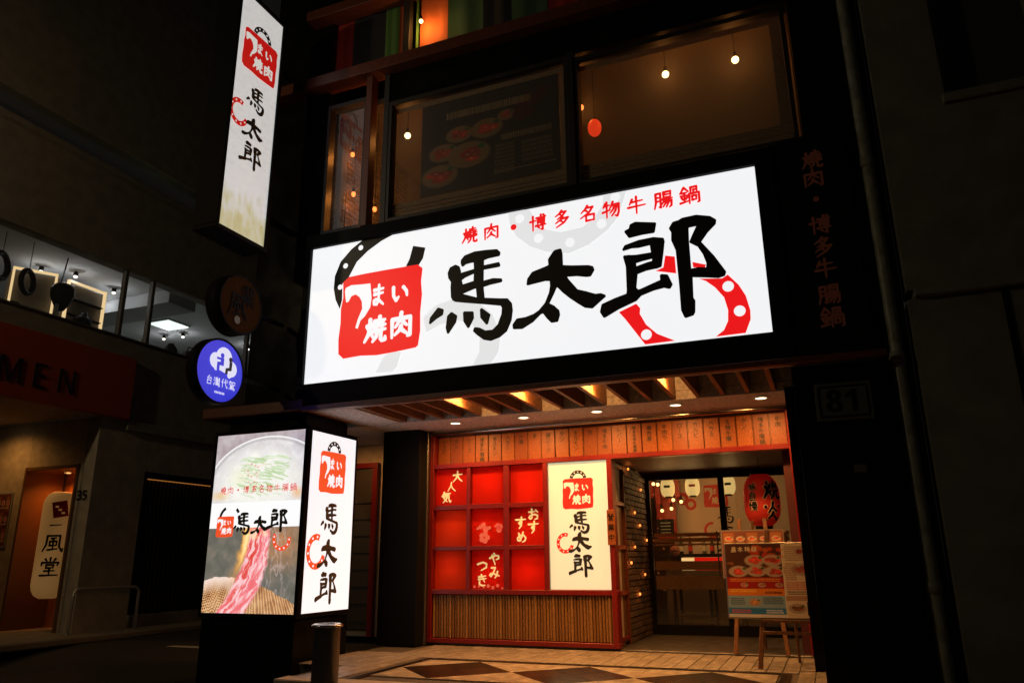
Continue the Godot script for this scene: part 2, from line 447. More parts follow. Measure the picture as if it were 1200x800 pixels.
func spot(called: String, at: Vector3, to: Vector3, c: Color, e: float, angle: float, size := 0.04) -> void:
	var l := SpotLight3D.new()
	l.name = called
	l.light_color = c
	l.light_energy = e
	l.light_size = size
	l.spot_range = 14.0
	l.spot_attenuation = 2.0
	l.spot_angle = angle
	l.spot_angle_attenuation = 1.0
	l.shadow_enabled = true
	add_child(l, true)
	l.position = at
	l.look_at_from_position(at, to, Vector3.UP if absf((to - at).normalized().y) < 0.95 else Vector3.FORWARD)


func panel_light(called: String, at: Vector3, towards: Vector3, size: Vector2, c: Color, e: float) -> void:
	var l := AreaLight3D.new()
	l.name = called
	l.light_color = c
	l.light_energy = e
	l.area_size = size
	l.shadow_enabled = true
	add_child(l, true)
	l.look_at_from_position(at, at + towards, Vector3.UP if absf(towards.y) < 0.95 else Vector3.FORWARD)


# ---------- flat prints ----------
func rnd(a: float, b: float) -> float:
	return rng.randf_range(a, b)


func blob(im: Image, cx: float, cy: float, rx: float, ry: float, c: Color, vary := 0.15, edge := 0.25) -> void:
	for y in range(maxi(0, int(cy - ry)), mini(im.get_height(), int(cy + ry) + 1)):
		for x in range(maxi(0, int(cx - rx)), mini(im.get_width(), int(cx + rx) + 1)):
			var d := Vector2((x - cx) / rx, (y - cy) / ry).length()
			if d < 1.0:
				var k := 1.0 + rnd(-vary, vary)
				var a := clampf((1.0 - d) / maxf(edge, 0.01), 0.0, 1.0) * c.a
				im.set_pixel(x, y, im.get_pixel(x, y).lerp(Color(c.r * k, c.g * k, c.b * k), a))


func streak(im: Image, a: Vector2, b: Vector2, w: float, c: Color) -> void:
	var n := int(a.distance_to(b) / maxf(0.6, w * 0.5)) + 1
	for i in n + 1:
		var p := a.lerp(b, float(i) / n)
		blob(im, p.x, p.y, w, w, c, 0.08, 0.6)


func small_text(im: Image, x: int, y: int, w: int, rows: int, pitch: int, c: Color) -> void:
	for r in rows:
		var px := x
		while px < x + w - 3:
			var k := rng.randi_range(2, 4)
			im.fill_rect(Rect2i(px, y + r * pitch, k, maxi(1, pitch - 3)), c)
			px += k + 2


func dish(im: Image, cx: float, cy: float, r: float, meat: Color, plate := Color(0.7, 0.62, 0.54)) -> void:
	blob(im, cx, cy, r, r * 0.62, plate, 0.05, 0.15)
	for i in 14:
		var a := rnd(0, TAU)
		var d := rnd(0.0, 0.5) * r
		blob(im, cx + cos(a) * d, cy + sin(a) * d * 0.55, r * rnd(0.22, 0.36), r * rnd(0.12, 0.2), meat * rnd(0.75, 1.25), 0.12, 0.4)
		blob(im, cx + cos(a) * d * 0.8, cy + sin(a) * d * 0.5, r * 0.1, r * 0.04, Color(0.95, 0.8, 0.75, 0.6), 0.1, 0.6)
	blob(im, cx + r * 0.55, cy - r * 0.28, r * 0.2, r * 0.14, Color(0.18, 0.36, 0.1), 0.3, 0.5)


func hotpot_print() -> ImageTexture:
	var w := 320
	var h := 502
	var im := Image.create(w, h, false, Image.FORMAT_RGB8)
	var n := FastNoiseLite.new()
	n.seed = 4
	n.frequency = 0.02
	n.fractal_octaves = 4
	var top := int(h * 0.397)
	var low := int(h * 0.54)
	for y in top:
		for x in w:
			var u := float(x) / w
			var v := float(y) / top
			var k := n.get_noise_2d(x, y)
			var e := Vector2((u - 0.6) / 0.68, (v - 0.82) / 0.76).length()
			var c := Color(0.63, 0.57, 0.6).lightened(0.12 + 0.3 * k)
			if e < 1.0:
				c = Color(0.78, 0.76, 0.77).lightened(0.25 + 0.5 * k)
				if e > 0.93:
					c = Color(0.7, 0.68, 0.7).lightened(0.2 * k + 0.1)
			if absf(e - 0.995) < 0.014:
				c = Color(0.95, 0.95, 0.95)
			var e2 := Vector2((u - 0.52) / 0.52, (v - 0.74) / 0.52).length() + 0.35 * k
			c = c.lerp(Color(0.96, 0.96, 0.93).darkened(0.12 * absf(n.get_noise_2d(x * 4, y * 4))), clampf((1.05 - e2) * 2.2, 0.0, 1.0))
			im.set_pixel(x, y, c)
	blob(im, 92, 130, 46, 40, Color(0.88, 0.9, 0.68, 0.5), 0.05, 0.9)
	blob(im, 26, 178, 44, 18, Color(0.9, 0.7, 0.36, 0.6), 0.05, 0.9)
	blob(im, 304, 178, 26, 22, Color(0.92, 0.62, 0.32, 0.6), 0.05, 0.9)
	for i in 95:   # chives
		var p := Vector2(rnd(84, 235), rnd(66, 178))
		var long := rnd(18, 55)
		streak(im, p, p + Vector2(long, long * rnd(-0.02, 0.38)), rnd(1.6, 3.4), Color(0.55, 0.72, 0.4, 0.7).lightened(rnd(0.15, 0.6)))
	for i in 34:
		blob(im, rnd(108, 190), rnd(84, 165), rnd(3, 9), rnd(2, 6), Color(0.96, 0.9, 0.82, 0.8), 0.06, 0.6)
	for i in 20:
		blob(im, rnd(108, 168), rnd(88, 158), rnd(1.5, 4), rnd(1.5, 3.5), Color(0.82, 0.25, 0.16, 0.8), 0.2, 0.6)
	for i in 14:
		blob(im, rnd(60, 290), rnd(40, 190), rnd(20, 50), rnd(14, 30), Color(1, 1, 1, 0.28), 0.0, 1.0)
	for y in range(top, h):
		for x in w:
			var u := float(x) / w
			if y < low:
				im.set_pixel(x, y, Color(0.98, 0.98, 0.985))
				continue
			var v := float(y - low) / (h - low)
			var k := n.get_noise_2d(x, y)
			var c := Color(0.31, 0.3, 0.26).lightened(0.05 + 0.1 * k)
			# orange smoke on the right
			var sm := clampf(1.0 - Vector2((u - 0.82) / 0.34, (v - 0.2) / 0.42).length(), 0.0, 1.0) + 0.25 * k
			c = c.lerp(Color(0.7, 0.45, 0.26), clampf(sm, 0.0, 0.9))
			var wisp := absf(n.get_noise_2d(x * 1.7 + 40, y * 0.7))
			c = c.lerp(Color(0.82, 0.72, 0.74), clampf((0.16 - wisp) * 4.0, 0.0, 0.7) * clampf(1.0 - absf(u - 0.78) * 4.5, 0.0, 1.0))
			# grill mesh
			var hump := 0.58 + 0.55 * pow(maxf(0.0, u - 0.28), 1.6) + 0.4 * pow(maxf(0.0, 0.14 - u), 1.2) + 0.03 * n.get_noise_2d(x * 0.8, 900)
			if v > hump:
				var cell := 5.0 + 5.0 * (v - hump)
				var gy := (y + x * 0.28) / (cell * 0.72)
				var gx := x / cell + (0.5 if int(floor(gy)) % 2 else 0.0)
				var d := Vector2(gx - floor(gx) - 0.5, gy - floor(gy) - 0.5).length() + 0.12 * k
				c = Color(0.92, 0.68, 0.42).lerp(Color(0.36, 0.18, 0.09), clampf((0.44 - d) * 6.0, 0.0, 1.0)).lightened(0.12 * k)
				if u < 0.34:
					c = c.lerp(Color(0.97, 0.88, 0.84), clampf(1.0 - (v - hump) * 5.5, 0.0, 0.85))
			# flame and meat
			var ul := 0.46 - 0.03 * v - 0.29 * v * v + 0.012 * n.get_noise_2d(50, y * 2)
			var ur := 0.70 + 0.02 * v - 0.24 * v * v * v + 0.015 * n.get_noise_2d(150, y * 2)
			var fl := clampf(1.0 - absf(u - ul + 0.015) / (0.075 + 0.05 * n.get_noise_2d(x * 2, y)), 0.0, 1.0) * clampf(1.6 - 2.4 * v, 0.0, 1.0)
			c = c.lerp(Color(1.0, 0.6, 0.16).lerp(Color(1, 0.93, 0.66), fl * fl), clampf(fl * 1.5, 0.0, 1.0))
			if u > ul and u < ur:
				var s := (u - ul) / (ur - ul)
				var marble := n.get_noise_2d(s * 330.0 + 40.0 * k, y * 1.1 + 120.0 * s)
				var meat := Color(0.93, 0.4, 0.42).lerp(Color(0.84, 0.15, 0.1), clampf(1.25 - absf(s - 0.3) * 3.4 - v * 0.8, 0.0, 1.0))
				meat = meat.lerp(Color(0.99, 0.82, 0.84), clampf(marble * 2.6 + 0.28 + 0.5 * v * s, 0.0, 0.9))
				meat = meat.lerp(Color(0.9, 0.3, 0.33), clampf((0.1 - absf(s - 0.62 - 0.1 * k)) * 6.0, 0.0, 0.6))
				c = c.lerp(meat, clampf(minf(s, 1.0 - s) * 9.0, 0.0, 1.0))
			im.set_pixel(x, y, c)
	for y in h:
		for x in w:
			if y < top or y >= low:
				im.set_pixel(x, y, im.get_pixel(x, y).lightened(0.13))
	for i in 12:
		blob(im, rnd(150, 215), rnd(272, 300), rnd(8, 20), rnd(5, 12), Color(1.0, 0.9, 0.7, 0.5), 0.03, 1.0)
	return ImageTexture.create_from_image(im)


func menu_print() -> ImageTexture:
	var w := 416
	var h := 364
	var im := Image.create(w, h, false, Image.FORMAT_RGB8)
	im.fill(Color(0.86, 0.8, 0.68))
	var s := 258
	im.fill_rect(Rect2i(0, 0, s, 168), Color(0.3, 0.16, 0.09))
	for i in 40:
		blob(im, rnd(0, s), rnd(70, 160), rnd(8, 24), rnd(6, 16), Color(rnd(0.3, 0.7), rnd(0.2, 0.42), rnd(0.06, 0.16), 0.7), 0.2, 0.6)
	im.fill_rect(Rect2i(0, 168, s, 56), Color(0.66, 0.12, 0.07))
	im.fill_rect(Rect2i(0, 224, s, 34), Color(0.9, 0.52, 0.14))
	im.fill_rect(Rect2i(0, 258, s, 78), Color(0.55, 0.68, 0.76))
	im.fill_rect(Rect2i(0, 318, s, 30), Color(0.2, 0.5, 0.72))
	im.fill_rect(Rect2i(0, 348, s, 16), Color(0.86, 0.84, 0.8))
	for i in 14:
		blob(im, rnd(120, 255), rnd(6, 70), rnd(12, 26), rnd(10, 18), Color(0.72, rnd(0.2, 0.36), 0.1), 0.2, 0.4)
	for p in [[132, 84], [215, 84], [56, 138], [140, 136], [222, 138]]:
		dish(im, p[0], p[1], 50, Color(0.76, 0.24, 0.16))
	for p in [[78, 205], [158, 206], [236, 206]]:
		dish(im, p[0], p[1], 20, Color(0.8, 0.36, 0.28))
	small_text(im, 14, 174, 230, 2, 9, Color(0.93, 0.66, 0.3))
	small_text(im, 170, 238, 80, 1, 14, Color(0.3, 0.08, 0.03))
	small_text(im, 14, 228, 120, 2, 8, Color(0.98, 0.82, 0.4))
	dish(im, 120, 290, 32, Color(0.85, 0.55, 0.3))
	small_text(im, 160, 266, 88, 4, 9, Color(0.2, 0.28, 0.36))
	small_text(im, 12, 270, 66, 4, 9, Color(0.25, 0.32, 0.4))
	small_text(im, 14, 326, 90, 2, 10, Color(0.9, 0.3, 0.22))
	small_text(im, 170, 326, 76, 2, 10, Color(0.95, 0.95, 0.95))
	small_text(im, s + 14, 14, 130, 7, 11, Color(0.55, 0.45, 0.36))
	dish(im, 350, 40, 40, Color(0.5, 0.18, 0.12))
	dish(im, 345, 130, 54, Color(0.66, 0.3, 0.22))
	small_text(im, s + 12, 98, 50, 8, 11, Color(0.6, 0.42, 0.32))
	blob(im, 384, 196, 26, 8, Color(0.26, 0.16, 0.1), 0.3, 0.3)
	small_text(im, s + 12, 190, 90, 4, 11, Color(0.75, 0.3, 0.22))
	small_text(im, s + 12, 236, 140, 2, 10, Color(0.3, 0.22, 0.16))
	im.fill_rect(Rect2i(s + 4, 258, w - s - 8, 24), Color(0.72, 0.56, 0.46))
	dish(im, 308, 318, 42, Color(0.5, 0.3, 0.12))
	im.fill_rect(Rect2i(350, 286, 62, 66), Color(0.12, 0.11, 0.12))
	for p in [[366, 304], [396, 304], [366, 334], [396, 334]]:
		dish(im, p[0], p[1], 13, Color(0.7, 0.3, 0.2))
	im.fill_rect(Rect2i(s, 0, 3, h), Color(0.93, 0.9, 0.84))
	return ImageTexture.create_from_image(im)


func second_menu_print() -> ImageTexture:
	var im := Image.create(300, 232, false, Image.FORMAT_RGB8)
	im.fill(Color(0.42, 0.22, 0.12))
	for i in 5:
		for k in 3:
			im.fill_rect(Rect2i(8 + i * 58, 10 + k * 74, 52, 64), Color(0.4, 0.2, 0.11) if (i + k) % 2 else Color(0.56, 0.32, 0.12))
			dish(im, 34 + i * 58, 40 + k * 74, 24, Color(0.74, 0.26, 0.18))
			small_text(im, 12 + i * 58, 60 + k * 74, 44, 1, 8, Color(0.95, 0.88, 0.7))
	return ImageTexture.create_from_image(im)


func window_poster_print() -> ImageTexture:
	var im := Image.create(420, 296, false, Image.FORMAT_RGB8)
	im.fill(Color(0.2, 0.15, 0.1))
	for p in [[60, 240, 62], [70, 168, 50], [150, 190, 72], [120, 118, 46], [205, 118, 54], [265, 90, 30]]:
		dish(im, p[0], p[1], p[2], Color(0.66, 0.22, 0.11), Color(0.52, 0.4, 0.24))
	for i in 12:
		blob(im, rnd(300, 400), rnd(30, 110), rnd(12, 30), rnd(12, 26), Color(0.32, 0.07, 0.04), 0.2, 0.5)
	small_text(im, 80, 40, 260, 1, 26, Color(0.6, 0.5, 0.34))
	small_text(im, 250, 150, 150, 1, 22, Color(0.55, 0.46, 0.32))
	small_text(im, 230, 180, 60, 8, 12, Color(0.42, 0.36, 0.25))
	small_text(im, 310, 184, 90, 5, 14, Color(0.42, 0.36, 0.25))
	im.fill_rect(Rect2i(228, 262, 180, 4), Color(0.5, 0.42, 0.3))
	return ImageTexture.create_from_image(im)


func dirt_print() -> ImageTexture:   # the old projecting sign: yellowed film and streaks of dirt along its lower end
	var im := Image.create(96, 400, false, Image.FORMAT_RGB8)
	var n := FastNoiseLite.new()
	n.seed = 21
	n.frequency = 0.03
	for y in 400:
		for x in 96:
			var k := n.get_noise_2d(x * 2.2, y * 0.8) * 0.5 + 0.5
			var stain := clampf((float(y) / 400.0 - 0.83 + 0.16 * (k - 0.5)) * 9.0, 0.0, 1.0) * (0.35 + 0.65 * k)
			var c := Color(0.9, 0.905, 0.9).darkened(0.07 * absf(n.get_noise_2d(x + 300, y * 2.0)))
			im.set_pixel(x, y, c.lerp(Color(0.7, 0.66, 0.36), stain * 0.75))
	return ImageTexture.create_from_image(im)


func printed(key: String, t: Texture2D, rough := 0.5, energy := 0.0) -> StandardMaterial3D:
	var m := mat(key, Color.WHITE, rough)
	m.albedo_texture = t
	if energy > 0.0:
		m.emission_enabled = true
		m.emission_texture = t
		m.emission_energy_multiplier = energy
	return m


# ---------- materials ----------
func make_materials() -> void:
	var mottle := noise_tex(1, 0.008, 0.62, 1.0, 5)
	var soft := noise_tex(8, 0.012, 0.84, 1.0, 5)
	var fine := noise_tex(2, 0.06, 0.7, 1.0, 4)
	var grain := noise_tex(3, 0.03, 0.55, 1.0, 4)
	var smear := noise_tex(5, 0.01, 0.25, 0.6, 4)
	textured(mat("asphalt", lin(0.05, 0.05, 0.052), 0.85), fine, Vector3.ONE * 1.3)
	rough_map(textured(mat("black_tile", lin(0.012, 0.012, 0.013), 0.6), mottle, Vector3.ONE * 0.4), smear)
	M.black_tile.metallic_specular = 0.2
	mat("black_metal", lin(0.01, 0.01, 0.01), 0.55).metallic_specular = 0.15
	textured(mat("dark_concrete", lin(0.3, 0.27, 0.22), 0.85), soft, Vector3.ONE * 0.5)
	textured(mat("pale_concrete", lin(0.45, 0.4, 0.32), 0.85), soft, Vector3.ONE * 0.45)
	textured(mat("right_concrete", lin(0.24, 0.24, 0.2), 0.9), soft, Vector3.ONE * 0.35)
	textured(mat("timber_red", lin(0.22, 0.055, 0.02), 0.45), grain, Vector3(0.5, 6, 6))
	textured(mat("timber", lin(0.3, 0.13, 0.045), 0.5), grain, Vector3(3, 0.7, 3))
	textured(mat("timber_fin", lin(0.36, 0.16, 0.06), 0.55), grain, Vector3(6, 6, 0.6))
	for i in 4:
		textured(mat("tag_wood_%d" % i, lin(0.5 - 0.045 * i, 0.135 - 0.016 * i, 0.014), 0.5), grain, Vector3(7 + i, 1.2, 3))
		textured(mat("soffit_wood_%d" % i, lin(0.13 - 0.015 * i, 0.06 - 0.006 * i, 0.025), 0.6), grain, Vector3(1.0, 5, 5))
		textured(mat("bamboo_%d" % i, lin(0.5 - 0.05 * i, 0.26 - 0.03 * i, 0.085 - 0.01 * i), 0.4), grain, Vector3(3, 2.0 + i, 3))
		textured(mat("brick_%d" % i, lin(0.15 - 0.025 * i, 0.085 - 0.014 * i, 0.05 - 0.007 * i), 0.85), fine, Vector3.ONE * (2.0 + i))
		textured(mat("floor_tile_%d" % i, lin(0.52 - 0.05 * i, 0.45 - 0.045 * i, 0.36 - 0.04 * i), 0.38), mottle, Vector3.ONE * (1.6 + 0.7 * i))
	textured(mat("mortar", lin(0.14, 0.11, 0.08), 0.9), fine, Vector3.ONE * 2.0)
	textured(mat("grout", lin(0.12, 0.1, 0.08), 0.9), fine, Vector3.ONE * 2.0)
	textured(mat("beige_stone", lin(0.66, 0.57, 0.44), 0.3), mottle, Vector3.ONE * 1.4)
	textured(mat("brown_stone", lin(0.022, 0.016, 0.012), 0.25), mottle, Vector3.ONE * 1.8)
	textured(mat("red_stone", lin(0.05, 0.026, 0.015), 0.25), mottle, Vector3.ONE * 2.4)
	textured(mat("threshold_stone", lin(0.13, 0.12, 0.11), 0.3), mottle, Vector3.ONE * 1.2)
	textured(mat("ceiling_white", lin(0.74, 0.72, 0.69), 0.9), fine, Vector3.ONE * 0.5)
	textured(mat("plaster", lin(0.52, 0.43, 0.31), 0.9), soft, Vector3.ONE * 0.8)
	textured(mat("red_paint", lin(0.24, 0.01, 0.008), 0.4), fine, Vector3.ONE * 1.1)
	mat("steel", lin(0.55, 0.53, 0.5), 0.22, 1.0)
	mat("dull_steel", lin(0.35, 0.34, 0.33), 0.4, 1.0)
	textured(mat("pipe", lin(0.5, 0.52, 0.42), 0.4), mottle, Vector3.ONE * 1.2)
	mat("ink", lin(0.012, 0.012, 0.012), 0.7).metallic_specular = 0.15
	mat("red_ink", lin(0.62, 0.04, 0.025), 0.6)
	mat("white_paint", lin(0.7, 0.68, 0.62), 0.6)
	mat("cream_print", lin(0.75, 0.66, 0.45), 0.7)
	glow("sign_white", Color(0.975, 0.98, 0.99), 0.93, Color(0.85, 0.85, 0.85))
	glow("sign_red", Color(0.94, 0.1, 0.11), 0.95, Color(0.6, 0.06, 0.06))
	glow("sign_grey", Color(0.9, 0.905, 0.91), 0.93, Color(0.8, 0.8, 0.8))
	glow("box_orange", Color(0.96, 0.33, 0.16), 0.95, Color(0.6, 0.15, 0.08))
	mat("sign_black", lin(0.015, 0.015, 0.015), 0.5)
	mat("box_charcoal", lin(0.11, 0.11, 0.1), 0.5)
	for q in [["amber_film_and_jamb", lin(0.5, 0.36, 0.2), lin(0.7, 0.52, 0.3)], ["frosted_film", lin(0.5, 0.38, 0.24), lin(0.9, 0.68, 0.4)]]:
		textured(mat(q[0], q[1], 0.8), fine, Vector3(0.4, 3, 3))
		M[q[0]].backlight_enabled = true
		M[q[0]].backlight = q[2]
	pane("window_glass", Color(0.9, 0.92, 0.9), 0.025)
	pane("tinted_glass", Color(0.5, 0.52, 0.5), 0.2)


# ---------- start ----------
func _ready() -> void:
	rng.seed = 11
	var cam := Camera3D.new()
	cam.name = "camera"
	cam.fov = 48.785
	cam.near = 0.05
	cam.far = 200.0
	add_child(cam)
	cam.position = Vector3(0, 1.05, 0)
	cam.rotation_order = EULER_ORDER_YXZ
	cam.rotation = Vector3(0.28132, 0.38495, -0.00974)
	cam.current = true
	var we := WorldEnvironment.new()
	we.name = "environment"
	var env := Environment.new()
	env.tonemap_mode = Environment.TONE_MAPPER_LINEAR
	env.tonemap_exposure = 1.0
	env.background_mode = Environment.BG_SKY
	var sky := Sky.new()
	var sm := ProceduralSkyMaterial.new()
	sm.sky_top_color = lin(0.010, 0.009, 0.008)
	sm.sky_horizon_color = lin(0.022, 0.018, 0.013)
	sm.ground_bottom_color = lin(0.006, 0.005, 0.004)
	sm.ground_horizon_color = lin(0.012, 0.010, 0.008)
	sky.sky_material = sm
	env.sky = sky
	env.background_energy_multiplier = 0.5
	env.sdfgi_enabled = true
	env.ssao_enabled = true
	env.ssil_enabled = true
	env.volumetric_fog_enabled = true
	env.volumetric_fog_density = 0.0
	we.environment = env
	add_child(we)

	make_materials()
	build_ground()
	build_restaurant()
	build_shopfront()
	build_entrance()
	build_upper_floor()
	build_left_building()
	build_right_building()
	build_fascia_sign()
	build_projecting_sign()
	build_pillar_lightbox()
	build_disc_signs()
	build_street_things()


# ---------- ground ----------
func build_ground() -> void:
	var st := start()
	var prof := [Vector2(-40, -0.1), Vector2(-8.7, -0.1), Vector2(-8.1, -0.15), Vector2(-7.3, -0.27), Vector2(-6.7, -0.3), Vector2(30, -0.3)]
	for i in prof.size() - 1:
		var a: Vector2 = prof[i]
		var c: Vector2 = prof[i + 1]
		face(st, [Vector3(-40, a.y, a.x), Vector3(30, a.y, a.x), Vector3(30, c.y, c.x), Vector3(-40, c.y, c.x)], Vector3.UP)
	put("road", done(st), M.asphalt, self).set_meta("kind", "structure")
	setting("walkway_base", -5.45, 3.2, -0.34, -0.012, -11.2, -7.262, M.grout)
	setting("walkway_base", -4.95, 3.2, -0.34, -0.012, -7.258, -6.21, M.grout)
	setting("neighbour_pavement", -16, -10.5, -0.1, 0.0, -12.5, -5.0, M.dark_concrete, 0.02)
	var line := setting("road_marking", -8.9, -7.9, -0.1, -0.096, -8.9, -8.76, mat("road_paint", lin(0.6, 0.58, 0.5), 0.8))
	line.position.y += 0.001
	# pavement of small tiles with a band of large diamonds
	var fl := Node3D.new()
	fl.name = "tiled_walkway"
	fl.set_meta("kind", "structure")
	add_child(fl)
	var tx := 0.148
	var tz := 0.292
	for r in 11:
		var z1 := -9.235 + r * tz
		for k in 36:
			var x0 := -5.43 + k * tx
			if x0 > -4.46 and x0 < -0.5 and z1 > -8.2:
				continue
			if x0 < -4.95 and (z1 < -8.4 or z1 > -7.4) or z1 > -6.5:
				continue
			wb("tile", fl, x0, x0 + tx - 0.007, -0.012, 0.0 + 0.0008 * float((k * 7 + r * 3) % 3), z1, z1 + tz - 0.007, M["floor_tile_%d" % ((k * 5 + r * 3 + k * r) % 4)], 0.003)
	wb("border_tile", fl, -4.30, -0.46, -0.012, 0.001, -7.98, -7.89, M.brown_stone, 0.003)
	for x in [-4.30, -0.55]:
		wb("border_tile", fl, x, x + 0.09, -0.012, 0.0012, -7.887, -6.4, M.brown_stone, 0.003)
	var z0 := -7.885
	var step := 1.21
	for i in 3:
		var c := Vector2(-4.2 + step * (i + 0.5), z0 + step * 0.5)
		var h := step / 2.0 - 0.004
		var e := Vector2(h, 0)
		var s := Vector2(0, h)
		var v := [c - e, c - s, c + e, c + s]
		for k in 4:
			var q := [v[k], (v[k] + v[(k + 1) % 4]) / 2.0, c, (v[k] + v[(k + 3) % 4]) / 2.0]
			var mid: Vector2 = (q[0] + q[2]) / 2.0
			slab(fl, "diamond_tile", q.map(func(p): return p.lerp(mid, 0.012)), M["brown_stone" if k % 2 else "red_stone"])
		for g in [[Vector2(-1, -1), -e, -s], [Vector2(1, -1), e, -s], [Vector2(1, 1), e, s], [Vector2(-1, 1), -e, s]]:
			slab(fl, "triangle_tile", [c + g[0] * h, c + g[1] + (g[0] * h - g[1]) * 0.01 + (g[1] - g[2]) * 0.008, c + g[2] + (g[2] - g[1]) * 0.008], M.beige_stone)
	wb("edge_stone", fl, -4.95, 0.1, -0.32, 0.0, -6.42, -6.2, M.pale_concrete, 0.01)
	setting("entrance_floor", -2.46, -0.2, -0.01, 0.02, -11.2, -9.26, M.threshold_stone, 0.008)
	setting("shop_plinth", -4.98, -2.46, -0.012, 0.03, -9.45, -9.262, M.threshold_stone, 0.01)
	setting("restaurant_floor", -6.2, 1.0, -0.05, 0.015, -17, -11.205, M.threshold_stone)


func slab(parent: Node3D, called: String, flat: Array, m: Material) -> void:
	var st := start()
	var top := []
	var mid := Vector2.ZERO
	for p in flat:
		top.append(Vector3(p.x, 0.0015, p.y))
		mid += p / flat.size()
	face(st, top, Vector3.UP)
	for i in top.size():
		var a: Vector3 = top[i]
		var b: Vector3 = top[(i + 1) % top.size()]
		face(st, [a, b, b + Vector3(0, -0.0135, 0), a + Vector3(0, -0.0135, 0)], (a + b) / 2.0 - Vector3(mid.x, 0, mid.y))
	put(called, done(st), m, parent)


